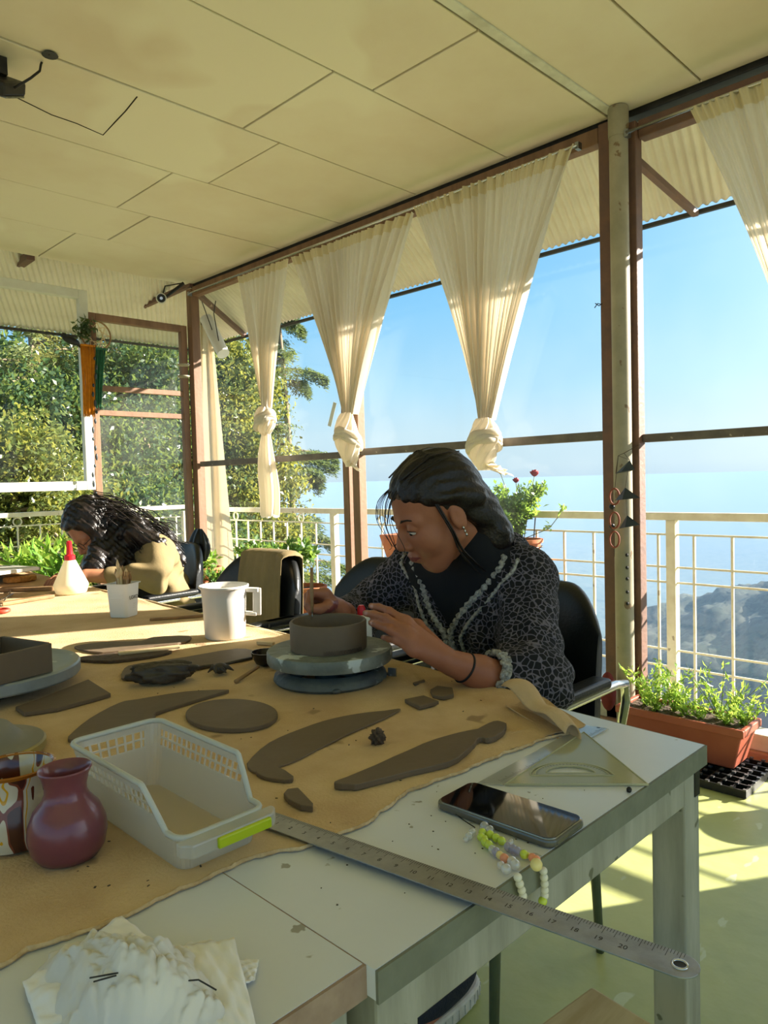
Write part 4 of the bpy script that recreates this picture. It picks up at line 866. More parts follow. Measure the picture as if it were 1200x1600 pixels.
# sticks and things further back
def stick(name, label, a, b, w, h, m, cat='stick', group=None, z=ZT):
    A_, B_ = Vector(onz(*a, z+h/2)), Vector(onz(*b, z+h/2)); return MB().beam(A_, B_, w, h).done(name, m, None, label, cat, group, bevel=min(w, h)*.2)
stick('dark_stick', 'dark flat wooden stick lying left of the jug', (234, 968), (318, 962), .012, .007, 'worn_wood')
stick('wooden_batten', 'long grey brown wooden batten behind the spray bottle, nearest of two', (0, 944), (82, 931), .030, .012, 'worn_wood', 'batten', 'wooden battens on the far table')
stick('wooden_batten', 'long dark wooden batten behind the spray bottle, farther of two', (0, 921), (84, 919), .045, .014, 'worn_wood', 'batten', 'wooden battens on the far table')
stick('pale_stick', 'pale cylinder of chalky clay at the edge of the cloth right of the jug', (402, 1004), (428, 1006), .010, .008, 'pale_wood', 'stick')
t = thing('sponge', 'round orange sponge on the far table', 'sponge', onz(30, 906))
c = onz(31, 904, ZT+.012); MB().lathe([(.058, -.012), (.064, -.007), (.064, .007), (.058, .012)], c, 28, cap1=True, sy=.8).done('sponge_body', mat('orange_sponge', 'dca45a', .95, n=(60, 'b8803c', .9), bump=(90, 1)), t, smooth=40)
t = thing('scissors', 'red handled scissors at the left edge of the far table', 'scissors', onz(8, 945))
MB().tube([onz(2, 945, ZT+.006), onz(18, 922, ZT+.006)], .003, 6).tube([onz(-4, 940, ZT+.006), onz(20, 928, ZT+.006)], .003, 6).done('blades', 'chrome', t)
c = Vector(onz(1, 954, ZT+.006)); MB().tube([c+Vector((.022*math.cos(a), .030*math.sin(a), 0)) for a in [2*PI*k/16 for k in range(16)]], .006, 8, closed=True).done('handle', mat('red_rubber', 'c84c38', .5), t, smooth=True)
for k in range(7):
    c = onz(-12+3*(k % 3), 892-0*k, ZT+.006+.014*k); MB().cbox((c[0]-.01, c[1], ZT+.007+.0135*k), (.26, .19, .012), rz=.3+.2*nz(k*3.)).done('magazine', mat('paper_%d' % k, ['b8b4a8', 'd4d0c4', '8c8c84', 'c4c8c0', 'e0dcd0', '9c9a8c', 'd0ccc0'][k], .6), None, ['lowest', 'second', 'third', 'middle', 'fifth', 'sixth', 'topmost'][k]+' book or folder in the grey stack at the far left of the table', 'book', 'grey stack of papers at the far left', bevel=.002)
# crumpled tissue paper bottom left
M['paper_white'] = mat('white_paper', 'f2efee', .8, bump=(40, .08))
t = thing('crumpled_paper', 'crumpled white tissue paper and torn sheets at the bottom left corner', 'paper', onz(220, 1540, .751))
M['tissue'] = mat('white_tissue', 'efebe6', .9, sub=('f6f2ea', .3), bump=(50, .1))
def P_(px, py, z): return Vector(onz(px, py, z))
def crinkle(u, v):
    p = P_(70+290*u+14*math.sin(v*7), 1640-(150+16*math.sin(u*9))*v, .752); h = .045*math.sin(PI*min(1, max(0, u*1.05)))*math.sin(PI*min(1, v*.95+.12))**.8
    h += .010*abs(nz(u*5, v*4, 0, 3))+.007*abs(nz(u*17, v*3, 0, 8))*(1-v*.6)+.003*abs(nz(u*24, v*19, 0, 5))+.0008*nz(u*30, v*20, 0, 2); k = max(abs(u-.5), abs(v-.5))*2
    return (p.x+.003*nz(v*9, u*3), p.y+.004*nz(u*9, v*4, 0, 1), .753+max(0, h)*(1-k**6*.9))
MB().grid(crinkle, 90, 70).done('crumpled_sheet', 'tissue', t, smooth=True, solid=.0008)
def sheetp(c4, lift, seed, nm='paper_sheet'):
    a, b, c, d = [Vector(p) for p in c4]
    def fn(u, v):
        p = a.lerp(b, u).lerp(d.lerp(c, u), v); p.z += lift*(.5+.5*nz(u*4, v*4, 0, seed))*math.sin(PI*u)*math.sin(PI*v)+.0015*nz(u*12, v*11, 0, seed); return tuple(p)
    MB().grid(fn, 30, 30).done(nm, 'paper_white', t, smooth=True, solid=.0006)
sheetp([P_(35, 1535, .756), P_(60, 1610, .756), P_(310, 1530, .775), P_(190, 1430, .760)], .02, 3)
sheetp([P_(225, 1490, .762), P_(290, 1640, .757), P_(410, 1640, .756), P_(366, 1466, .774)], .012, 6)
sheetp([P_(290, 1500, .753), P_(330, 1570, .753), P_(398, 1530, .754), P_(405, 1500, .754)], .004, 9)
MB().tube([P_(285, 1533, .785), P_(310, 1531, .786), P_(338, 1547, .783)], .0006, 5).done('wire_bit', 'ink', t)
MB().tube([P_(140, 1528, .792), P_(185, 1520, .793)], .0006, 5).done('wire_bit', 'ink', t)
MB().tube([P_(146, 1534, .792), P_(182, 1524, .793)], .0006, 5).done('wire_bit', 'ink', t)

# ------------------------------------------------------------------ figures: smooth surfaces grown from distance fields
def A3(*v): return np.array(v, float)
def d_rc(P, a, b, r1, r2):
    ba = b-a; L2 = float(ba@ba)+1e-12; t = np.clip(((P-a)@ba)/L2, 0, 1); return np.linalg.norm(P-(a+t[:, None]*ba), axis=1)-(r1+(r2-r1)*t)
def d_el(P, c, R, r):
    q = (P-c)@R.T; k0 = np.linalg.norm(q/r, axis=1); k1 = np.linalg.norm(q/(r*r), axis=1)+1e-9; return k0*(k0-1)/k1
def d_hs(P, p, n): return (P-p)@n                     # positive on the side n points to
def pd(p, P):
    return d_rc(P, *p['g']) if p['t'] == 'rc' else d_el(P, *p['g']) if p['t'] == 'el' else p['g'](P)
def rc(a, b, r1, r2=None, k=.012, op='+'): return dict(t='rc', g=(A3(*a), A3(*b), r1, r1 if r2 is None else r2), k=k, op=op)
def el(c, r, R=None, k=.012, op='+'): return dict(t='el', g=(A3(*c), np.eye(3) if R is None else R, A3(*r)), k=k, op=op)
def fnp(f, k=.005, op='&'): return dict(t='fn', g=f, k=k, op=op)
def smin(a, b, k):
    h = np.clip(.5+.5*(b-a)/k, 0, 1); return b*(1-h)+a*h-k*h*(1-h)
def field(prims, P, shift=0):
    d = np.full(len(P), 9.0)
    for p in prims:
        q = pd(p, P)
        if p['op'] == '+': d = smin(d, q, p['k'])
        elif p['op'] == '-': d = -smin(-d, q, p['k'])
        else: d = -smin(-d, -q, p['k'])
    return d+shift
def grow(name, prims, h, m, parent=None, infl=0, disp=None, mi=None, smooth_it=1, **kw):
    prims = list(prims); lo = np.full(3, 9e9); hi = -lo
    for p in prims:
        if p['op'] != '+': continue
        if p['t'] == 'rc': a, b, r1, r2 = p['g']; r = max(r1, r2); lo = np.minimum(lo, np.minimum(a, b)-r); hi = np.maximum(hi, np.maximum(a, b)+r)
        elif p['t'] == 'el': c, R, r = p['g']; lo = np.minimum(lo, c-r.max()); hi = np.maximum(hi, c+r.max())
    lo -= infl+.02; hi += infl+.02; B = 16; n = np.ceil((hi-lo)/h/B).astype(int)*B+1; D = np.ones(n, np.float32)
    dg = B*h*.87
    for bx in range(0, n[0]-1, B):
        for by in range(0, n[1]-1, B):
            for bz in range(0, n[2]-1, B):
                c = lo+(A3(bx, by, bz)+B/2)*h; cl = []
                for p in prims:
                    if p['t'] == 'fn': cl.append(p); continue
                    q = pd(p, c[None])[0]
                    if p['t'] == 'el': q = q*.6 if q > 0 else q
                    if q < dg+.035+infl: cl.append(p)
                if not any(p['op'] == '+' for p in cl): continue
                x, y, z = (min(B+1, n[i]-b) for i, b in enumerate((bx, by, bz)))
                g = np.stack(np.meshgrid(np.arange(x), np.arange(y), np.arange(z), indexing='ij'), -1).reshape(-1, 3)*h+lo+A3(bx, by, bz)*h
                dd = field(cl, g)-infl
                if disp is not None: dd = dd-disp(g)
                D[bx:bx+x, by:by+y, bz:bz+z] = dd.reshape(x, y, z)
    S = D < 0; c8 = [(i, j, k) for i in (0, 1) for j in (0, 1) for k in (0, 1)]; sl = lambda a, o: a[o[0]:a.shape[0]-1+o[0], o[1]:a.shape[1]-1+o[1], o[2]:a.shape[2]-1+o[2]]
    cnt = sum(sl(S, o).astype(np.int8) for o in c8); act = (cnt > 0) & (cnt < 8); idx = np.argwhere(act)
    num = np.zeros((len(idx), 3)); den = np.zeros(len(idx)); g8 = {o: D[idx[:, 0]+o[0], idx[:, 1]+o[1], idx[:, 2]+o[2]].astype(float) for o in c8}
    for o in c8:
        for ax in range(3):
            if o[ax]: continue
            o2 = tuple(1 if i == ax else v for i, v in enumerate(o)); a, b = g8[o], g8[o2]; cr = (a < 0) != (b < 0)
            t = np.where(cr, a/np.where(np.abs(a-b) < 1e-12, 1, a-b), 0); p = np.array(o, float)[None].repeat(len(idx), 0); p[:, ax] = t; num += p*cr[:, None]; den += cr
    V = lo+(idx+num/np.maximum(den, 1)[:, None])*h
    vid = -np.ones(act.shape, np.int64); vid[idx[:, 0], idx[:, 1], idx[:, 2]] = np.arange(len(idx)); F = []
    for ax in range(3):
        u, w = [(1, 2), (2, 0), (0, 1)][ax]; s0 = S; s1 = np.roll(S, -1, ax); e = s0 != s1
        e[tuple(slice(-1, None) if i == ax else slice(None) for i in range(3))] = False
        for q in (u, w): e[tuple(slice(0, 1) if i == q else slice(None) for i in range(3))] = False; e[tuple(slice(-1, None) if i == q else slice(None) for i in range(3))] = False
        I = np.argwhere(e); du = np.eye(3, dtype=int)[u]; dw = np.eye(3, dtype=int)[w]
        q = [vid[tuple((I-o).T)] for o in (0*du, du, du+dw, dw)]; f = np.stack(q, 1); inside = S[tuple(I.T)]; f[~inside] = f[~inside][:, ::-1]; F.append(f)
    F = np.concatenate(F); F = F[(F >= 0).all(1)]
    me = bpy.data.meshes.new(name); o0 = np.array(WL[parent.name]) if parent is not None else np.array([V[:, 0].mean(), V[:, 1].mean(), V[:, 2].min()])
    me.from_pydata((V-o0).tolist(), [], F.tolist()); me.polygons.foreach_set('use_smooth', [True]*len(F))
    ms = m if isinstance(m, list) else [m]
    for q in ms: me.materials.append(M[q])
    if mi is not None: me.polygons.foreach_set('material_index', mi(V[F].mean(1)).astype(int))
    me.update(); o = bpy.data.objects.new(name, me); COL.objects.link(o)
    if smooth_it: k = o.modifiers.new('s', 'SMOOTH'); k.factor = .5; k.iterations = smooth_it
    if parent is not None: o.parent = parent; WL[o.name] = tuple(o0)
    else: o.location = o0; WL[o.name] = tuple(o0)
    return tag(o, **kw)
def unit(v): v = A3(*v); return v/np.linalg.norm(v)
def head_frame(c, fwd, pitch, roll=0):
    h = unit((*fwd, 0)); F = h*math.cos(pitch)+A3(0, 0, -math.sin(pitch)); U = h*math.sin(pitch)+A3(0, 0, math.cos(pitch)); S = np.cross(U, F)
    U, S = U*math.cos(roll)+S*math.sin(roll), S*math.cos(roll)-U*math.sin(roll)
    R = np.stack([F, S, U]); c = A3(*c); return R, (lambda f, s, u: c+R[0]*f+R[1]*s+R[2]*u), c
def head_prims(R, at, nose=1.0):
    p = [el(at(-.012, 0, .040), (.094, .074, .086), R, k=.02), el(at(.030, 0, -.028), (.060, .056, .082), R, k=.03), rc(at(.054, -.006, -.094), at(.054, .006, -.094), .019, .019, k=.022)]
    for s in (-1, 1):
        p += [rc(at(.000, s*.054, -.050), at(.048, s*.014, -.092), .017, .015, k=.022), el(at(.052, s*.034, -.030), (.026, .026, .030), R, k=.018), rc(at(.076, s*.012, .020), at(.066, s*.044, .018), .011, .009, k=.014),
              el(at(-.010, s*.073, -.010), (.017, .0075, .030), R, k=.006), el(at(-.004, s*.084, -.006), (.0085, .006, .014), R, k=.004, op='-')]
    p += [rc(at(.082, 0, .014), at(.104, 0, -.026), .0075, .0105, k=.010), rc(at(.094, -.010, -.033), at(.094, .010, -.033), .0085, k=.006)]
    for s in (-1, 1): p.append(el(at(.093, s*.031, .004), (.020, .019, .0135), R, k=.014, op='-'))
    for s in (-1, 1): p.append(el(at(.0725, s*.031, .0055), (.0125, .0145, .0125), R, k=.003))
    p += [rc(at(.082, 0, -.060), at(.079, 0, -.064), .014, k=.012), rc(at(.0925, -.009, -.0555), at(.0925, .009, -.0555), .0052, k=.004), rc(at(.0895, -.016, -.0585), at(.0895, .016, -.0585), .0035, k=.004), rc(at(.0905, -.009, -.0655), at(.0905, .009, -.0655), .0058, k=.004)]
    p.append(rc(at(.104, -.022, -.0603), at(.104, .022, -.0603), .0045, k=.003, op='-'))
    return p
def finger(pts, r, k=.004): return [rc(pts[i], pts[i+1], r[i], r[i+1], k=k) for i in range(len(pts)-1)]
M['skin'] = mat('brown_skin', 'a4694c', .5, n=(18, '965c42', .6), bump=(220, .05), spec=.4)
M['skin2'] = mat('warm_skin', 'b47c5c', .5, n=(18, 'a06a4c', .6))
M['lip'] = mat('lips', '7c3c38', .4); M['nail'] = mat('nails', 'c08c7c', .25)
M['eye_w'] = mat('eye_white', 'cfc8c0', .2, coat=.5); M['iris'] = mat('iris', '140c08', .1, coat=.5)
def hairmat(name, c1, c2, sc=(60, 60, 4)):
    return mat(name, c1, .34, n=(4, c2, .9, sc), spec=.45, bump=(150, .25))
M['hair'] = hairmat('dark_brown_hair', '17110f', '241a16'); M['hair2'] = hairmat('black_wavy_hair', '100d0c', '2a2320', (22, 22, 9)); M['brow'] = mat('eyebrow', '1c1410', .7)
M['black_top'] = mat('black_jersey', '0c0d12', .9, bump=(300, .1))
m = mat('openwork_crochet', '0e0e12', .9); N, L = m.node_tree.nodes, m.node_tree.links; tc = N.new('ShaderNodeTexCoord'); vo_ = N.new('ShaderNodeTexVoronoi'); vo_.feature = 'DISTANCE_TO_EDGE'; vo_.inputs['Scale'].default_value = 82; vo_.inputs['Randomness'].default_value = .9
nn = N.new('ShaderNodeTexNoise'); nn.inputs['Scale'].default_value = 14; vm = N.new('ShaderNodeVectorMath'); vm.operation = 'MULTIPLY_ADD'; vm.inputs[1].default_value = (.018, .018, .018); L.new(tc.outputs['Object'], nn.inputs[0]); L.new(nn.outputs['Color'], vm.inputs[0]); L.new(tc.outputs['Object'], vm.inputs[2]); L.new(vm.outputs[0], vo_.inputs['Vector'])
mr = N.new('ShaderNodeMapRange'); mr.inputs[1].default_value = .05; mr.inputs[2].default_value = .10; mr.inputs[3].default_value = 1; mr.inputs[4].default_value = 0; L.new(vo_.outputs['Distance'], mr.inputs[0])
mx = N.new('ShaderNodeMix'); mx.data_type = 'RGBA'; mx.inputs[6].default_value = lin('101014'); mx.inputs[7].default_value = lin('6e6874'); L.new(mr.outputs[0], mx.inputs[0]); L.new(mx.outputs[2], N['Principled BSDF'].inputs['Base Color'])
bp = N.new('ShaderNodeBump'); bp.inputs['Strength'].default_value = .9; bp.inputs['Distance'].default_value = .003; L.new(mr.outputs[0], bp.inputs['Height']); L.new(bp.outputs[0], N['Principled BSDF'].inputs['Normal']); M['crochet'] = m
M['lace'] = mat('pale_crochet_trim', 'c8c4bc', .9, n=(140, '76726a', .9), bump=(220, 1))
M['trousers'] = mat('dark_trousers', '1c1e26', .9, bump=(200, .1)); M['shoe'] = mat('navy_knit_shoe', '20242e', .8, bump=(200, .3)); M['sole'] = mat('white_ribbed_sole', 'd4cec4', .6, n=(30, 'b0a898', .6))
M['khaki'] = mat('khaki_cotton', '8c7a54', .85, n=(6, '746544', .7), bump=(160, .12)); M['bracelet'] = mat('black_cord', '0c0b0b', .6)

# ---- the woman at the banding wheel
HR, hat, HC = head_frame(dep(682, 799, 1.55), (-.90, .43), math.radians(27), math.radians(4))
LSh, RSh = A3(1.325, .905, .905), A3(1.300, 1.200, .915)
LEl, REl = A3(*dep(824, 1078, 1.385)), A3(1.205, 1.315, .795)
LWr, RWr = A3(*dep(706, 1036, 1.315)), A3(*dep(533, 957, 1.535))
neck0 = A3(1.315, 1.025, .945); neck1 = hat(-.030, 0, -.060)
pel = A3(1.44, 1.06, .545)
W1 = thing('person', 'woman with tied back dark hair and open crochet cardigan shaping clay at the wheel', 'person', (1.35, 1.04, 0))
P = head_prims(HR, hat)
P += [rc(neck0, neck1, .054, .050, k=.025), rc(A3(1.315, .93, .90), A3(1.30, 1.13, .905), .062, .062, k=.05), rc(LSh, A3(1.32, .98, .92), .048, .05, k=.04), rc(RSh, A3(1.30, 1.06, .92), .048, .05, k=.04),
      el((1.35, 1.03, .80), (.095, .145, .15), k=.05), el((1.41, 1.05, .66), (.095, .130, .13), k=.06), el(pel, (.11, .155, .10), k=.06),
      rc(LSh, LEl, .046, .038, k=.02), rc(LEl, LEl*.35+LWr*.65, .041, .031, k=.015), rc(LEl*.35+LWr*.65, LWr, .031, .0235, k=.01), rc(RSh, REl, .046, .038, k=.02), rc(REl, REl*.3+RWr*.7, .038, .028, k=.015), rc(REl*.3+RWr*.7, RWr, .028, .022, k=.01)]
for hy, kx, ky, ax, ay in ((.97, 1.02, .90, 1.16, 1.00), (1.15, 1.00, 1.22, 1.12, 1.20)):
    P += [rc((1.44, hy, .53), (kx, ky, .535), .082, .056, k=.04), rc((kx, ky, .52), (ax, ay, .10), .052, .036, k=.02), rc((ax, ay, .06), (ax-.14, ay-.01, .035), .034, .028, k=.02)]
# left hand on the bowl: back of the hand to the viewer, four fingers fanned
LM = [A3(*dep(*q)) for q in ((634, 972, 1.325), (636, 986, 1.305), (640, 1001, 1.295), (646, 1016, 1.290))]
LP = [A3(*dep(*q)) for q in ((608, 955, 1.345), (603, 966, 1.325), (609, 984, 1.305), (619, 1001, 1.30))]
LD = [A3(*dep(*q)) for q in ((592, 949, 1.375), (584, 960, 1.355), (592, 977, 1.335), (608, 998, 1.32))]
LT = [A3(*dep(*q)) for q in ((580, 947, 1.392), (571, 958, 1.374), (580, 973, 1.357), (599, 996, 1.340))]
for a in range(4):
    P += finger([LM[a], LP[a], LD[a], LT[a]], [.0095, .0080, .0074, .0062] if a < 3 else [.0082, .0070, .0064, .0054])
    P.append(rc(LWr*.75+LM[a]*.25, LM[a], .0155, .0105, k=.014))
LTh = [LWr*.72+LM[0]*.28+A3(.012, .012, .0), A3(*dep(652, 978, 1.385)), A3(*dep(622, 966, 1.425)), A3(*dep(598, 962, 1.440))]
P += finger(LTh, [.016, .012, .010, .008], k=.008)
# right hand pinching the upright tool
RM = [A3(*dep(*q)) for q in ((508, 928, 1.50), (503, 929, 1.525), (505, 936, 1.545), (509, 943, 1.56))]
RP = [A3(*dep(*q)) for q in ((486, 926, 1.485), (481, 931, 1.515), (484, 941, 1.54), (491, 950, 1.555))]
RD = [A3(*dep(*q)) for q in ((482, 943, 1.47), (480, 947, 1.495), (487, 955, 1.52), (495, 960, 1.54))]
RT = [A3(*dep(*q)) for q in ((486, 955, 1.465), (487, 958, 1.485), (495, 960, 1.505), (502, 963, 1.525))]
for a in range(4):
    P += finger([RM[a], RP[a], RD[a], RT[a]], [.0095, .0082, .0074, .0064]); P.append(rc(RWr*.75+RM[a]*.25, RM[a], .016, .0105, k=.014))
P += finger([RWr*.75+RM[0]*.25, A3(*dep(513, 948, 1.485)), A3(*dep(499, 952, 1.468)), A3(*dep(491, 951, 1.462))], [.015, .0115, .0095, .008], k=.008)
lipc, nails = hat(.092, 0, -.0605), [LT[i]+(LD[i]-LT[i])*.15 for i in range(4)]
def w1mi(C):
    q = (C-HC)@HR.T; lip = (np.abs(q[:, 1]) < .0185) & (np.abs(q[:, 2]+.0605) < .0095-np.abs(q[:, 1])*.32) & (q[:, 0] > .078); r = np.zeros(len(C)); r[lip] = 1
    cam_ = A3(0, 0, CH)
    for i, n_ in enumerate(nails):
        v = unit(cam_-n_); r[(np.linalg.norm(C-(n_+v*.006), axis=1) < .0052)] = 2
    return r
grow('body', P, .0030, ['skin', 'lip', 'nail'], W1, mi=w1mi)
# eyes, brows
for s in (-1, 1):
    c = hat(.0738, s*.031, .0018); MB().ball(c, .0112, 20, 14).done('eyeball', 'eye_w', W1, smooth=True)
    c2 = hat(.0822, s*.031, -.0035); MB().ball(c2, .0042, 14, 10).done('iris', 'iris', W1, smooth=True)
    MB().tube([hat(.0865, s*.013, .0215), hat(.0865, s*.026, .0275), hat(.080, s*.039, .0275), hat(.066, s*.052, .019)], [.0024, .0036, .0030, .0012], 8, flat=.6).done('eyebrow', 'brow', W1, smooth=True)
    MB().tube([hat(.0815, s*.0185, .0005), hat(.0862, s*.027, .0035), hat(.0845, s*.037, .003), hat(.076, s*.045, -.001)], [.0006, .0011, .0012, .0005], 6).done('eyelashes', 'brow', W1, smooth=True)
# hair: cap swept back, gathered at the side, long fall down the back
def cutf(P_):
    q = (P_-HC)@HR.T; f, s, u = q.T; g = (.86*f-u+.004)/1.3; g2 = f+.030+.25*u; low = np.where(u > -.012, g, np.maximum(g, g2)); return -np.where(np.abs(s) < .2, low, low)
hp = [el(hat(-.014, 0, .050), (.101, .082, .091), HR, k=.015), el(hat(-.050, 0, .005), (.062, .074, .078), HR, k=.03), fnp(lambda P_: -cutf(P_), k=.006, op='&')]
hp = [el(hat(-.014, 0, .045), (.097, .078, .086), HR, k=.015), el(hat(-.045, 0, .010), (.058, .070, .070), HR, k=.03), fnp(lambda P_: -cutf(P_)*1.0, k=.008, op='&'),
      rc(hat(-.060, .012, .020), hat(-.078, .018, -.040), .042, .040, k=.03), rc(hat(-.078, .018, -.040), hat(-.088, .020, -.100), .040, .036, k=.03), rc(hat(-.088, .020, -.100), (1.372, .985, .935), .036, .028, k=.03), rc((1.372, .985, .935), (1.445, .985, .84), .026, .014, k=.03),
      rc(hat(.015, .070, .048), hat(-.03, .076, .028), .009, .010, k=.012), rc(hat(-.03, .076, .028), hat(-.075, .060, .0), .011, .016, k=.015)]
def hdisp(P_):
    q = (P_-HC)@HR.T; return .0016*np.sin(q[:, 1]*210+q[:, 2]*60+3*np.sin(q[:, 0]*30))+.0010*np.sin(q[:, 1]*380-q[:, 2]*130+q[:, 0]*40)
grow('hair', hp, .0032, 'hair', W1, disp=hdisp)
def cr_(P_, n=5):
    P_ = [A3(*p) for p in P_]; P_ = [P_[0]]+P_+[P_[-1]]
    return [.5*(2*P_[i]+(P_[i+1]-P_[i-1])*t+(2*P_[i-1]-5*P_[i]+4*P_[i+1]-P_[i+2])*t*t+(3*P_[i]-P_[i-1]-3*P_[i+1]+P_[i+2])*t**3) for i in range(1, len(P_)-2) for t in [k/n for k in range(n)]]+[P_[-2]]
q = MB(); rg = random.Random(3)
for k in range(14):
    s = rg.uniform(-.05, .03); a0 = hat(.058-.2*abs(s), s, .098-.3*abs(s)); L_ = rg.uniform(.03, .07)
    pts = [a0, hat(.092, s*1.05, .070), hat(.106+rg.uniform(0, .012), s*1.02, .035), hat(.106+rg.uniform(-.004, .014), s*.9+rg.uniform(-.01, .01), .0-L_*.45), hat(.112+rg.uniform(-.02, .012), s*.8+rg.uniform(-.01, .01), .03-L_)]
    if k > 5: pts = pts[:3]
    pts = cr_(pts); q.tube(pts, [.0010]+[.0007]*(len(pts)-2)+[.0003], 4)
for k in range(30):
    s = rg.uniform(-.06, .09); q.tube([hat(.05, s*.7, .105), hat(-.02, s, .135-.25*abs(s)), hat(-.07, s*.9, .108)], .0011, 4)
def sm_(P_, n=5):
    P_ = [tuple(p) for p in P_]; P_ = [P_[0]]+P_+[P_[-1]]; o = []
    for i in range(1, len(P_)-2):
        a, b, c, d = [A3(*P_[i+j]) for j in (-1, 0, 1, 2)]
        for k in range(n): t = k/n; o.append(.5*((2*b)+(c-a)*t+(2*a-5*b+4*c-d)*t*t+(3*b-a-3*c+d)*t**3))
    return o+[A3(*P_[-2])]
for k in range(9):
    o1 = .0022*math.cos(k*2.1); o2 = .0022*math.sin(k*2.1); pts = sm_([hat(.020+o1, .066, .050), hat(.020+o1, .076+o2, .020), hat(.016+o1, .078+o2, -.030), hat(.012+o1*2, .068+o2, -.075), hat(-.004+o1*3, .058+o2*2, -.12), hat(-.02+o1*4, .05, -.155)]); q.tube(pts, [.0022]*(len(pts)-6)+[.0018, .0016, .0012, .001, .0008, .0003], 5)
q.done('loose_strands', 'hair', W1, kind='stuff', smooth=True)
q = MB(); 
for k in range(3): q.tube([hat(-.008, .0815, -.030-.008*k), hat(-.006, .0825, -.036-.008*k)], .0022, 8)
q.done('earring', 'chrome', W1, smooth=True)
# black jersey under the cardigan
tor = [rc(neck0-A3(.01, 0, .01), hat(-.045, 0, -.105), .058, .054, k=.02), rc((1.315, .93, .90), (1.30, 1.13, .905), .064, .064, k=.05), rc(LSh, (1.32, .98, .92), .05, .052, k=.04), rc(RSh, (1.30, 1.06, .92), .05, .052, k=.04),
       el((1.345, 1.03, .80), (.10, .150, .155), k=.05), el((1.285, .975, .815), (.055, .06, .06), k=.04), el((1.285, 1.095, .815), (.055, .06, .06), k=.04), el((1.41, 1.05, .66), (.10, .135, .14), k=.06), el(pel, (.115, .16, .11), k=.06),
       rc(LSh, LEl, .05, .042, k=.02), rc(LEl, LEl*.72+LWr*.28, .043, .040, k=.015), rc(RSh, REl, .05, .042, k=.02), rc(REl, REl*.35+RWr*.65, .041, .032, k=.015)]
grow('jersey_top', tor, .005, 'black_top', W1, infl=.004)
# crochet cardigan: wide sleeves, open front
def vcut(P_):      # keep everything outside a V shaped opening at the front
    y0 = 1.035+.10*(P_[:, 0]*0); z = P_[:, 2]; w = np.clip((z-.790)*.76, -.01, .115); front = -(P_[:, 0]-1.325); return np.minimum(w-np.abs(P_[:, 1]-y0), np.minimum(front, .5))
LC = LEl*.62+LWr*.38; RC_ = REl*.30+RWr*.70
car = [rc((1.335, .93, .895), (1.325, 1.13, .90), .070, .070, k=.05), rc(LSh, (1.33, .98, .915), .058, .055, k=.04), rc(RSh, (1.31, 1.08, .915), .055, .055, k=.04), rc((1.325, .935, .935), (1.325, 1.15, .935), .048, .046, k=.03), rc((1.37, .97, .965), (1.37, 1.09, .965), .036, .036, k=.03),
       el((1.36, 1.03, .80), (.112, .165, .165), k=.05), el((1.285, .975, .815), (.066, .07, .07), k=.05), el((1.285, 1.095, .815), (.066, .07, .07), k=.05), el((1.41, 1.04, .66), (.115, .165, .16), k=.06), el((1.42, 1.05, .56), (.12, .175, .10), k=.06),
       rc(LSh, LEl+A3(.012, -.002, .01), .056, .060, k=.03), rc(LEl+A3(.012, -.002, .012), LC+A3(.0, .0, .006), .056, .042, k=.03), rc(LEl+A3(.02, .0, .01), (1.28, .90, .66), .05, .055, k=.05), rc(RSh, REl, .057, .054, k=.03), rc(REl, RC_, .052, .034, k=.02),
       fnp(vcut, k=.006, op='-0')]
car[-1] = fnp(lambda P_: vcut(P_), k=.006, op='-')
car[-1]['g'] = lambda P_: -vcut(P_)
hm = unit(LWr-LEl)
car += [fnp(lambda P_: np.where((np.linalg.norm(P_-LC, axis=1) < .09), (P_-LC)@hm-.012, -.5), k=.002, op='&')]
def fold(P_): return .0045*np.sin(P_[:, 2]*70+P_[:, 0]*50+2.2*np.sin(P_[:, 1]*26))*np.clip((.92-P_[:, 2])*6, 0, 1)+.003*np.sin(P_[:, 1]*90-P_[:, 2]*60)+.0012*np.sin(P_[:, 0]*300)*np.sin(P_[:, 1]*300)*np.sin(P_[:, 2]*300)
grow('cardigan', car, .0045, 'crochet', W1, infl=.004, disp=fold)
def surf_front(y, z, prims, infl, x0=1.05, x1=1.40):
    xs = np.linspace(x0, x1, 240); d = field([p for p in prims if p['op'] == '+'], np.stack([xs, np.full(240, y), np.full(240, z)], 1))-infl; i = np.argmax(d < 0); return xs[i] if d[i] < 0 else None
def trimline(side, n=64):
    pts = []
    for i in range(n):
        z = .965-(.965-.70)*i/(n-1); w = min(.115, max(.003, (z-.790)*.76)); y = 1.035+side*(w+.004)
        x = surf_front(y, z, car, .004)
        if x is not None: pts.append((x-.003, y, z))
    return pts
for sd_ in (-1, 1):
    tl_ = trimline(sd_)
    MB().tube([(p[0]+.001*math.sin(i*1.9), p[1]+.0016*math.sin(i*2.3), p[2]) for i, p in enumerate(tl_)], [.0068+.0022*math.sin(i*2.1) for i in range(len(tl_))], 8).done('lace_border', 'lace', W1, smooth=True)
    t2 = [(surf_front(p[1]+sd_*.030, p[2]-.006, car, .004), p[1]+sd_*.030, p[2]-.006) for p in tl_]; t2 = [(p[0]-.002, p[1], p[2]) for p in t2 if p[0] is not None]
    MB().tube([(p[0], p[1]+.0014*math.sin(i*2.7), p[2]) for i, p in enumerate(t2)], [.0040+.0013*math.sin(i*2.6) for i in range(len(t2))], 8).done('lace_border', 'lace', W1, smooth=True)
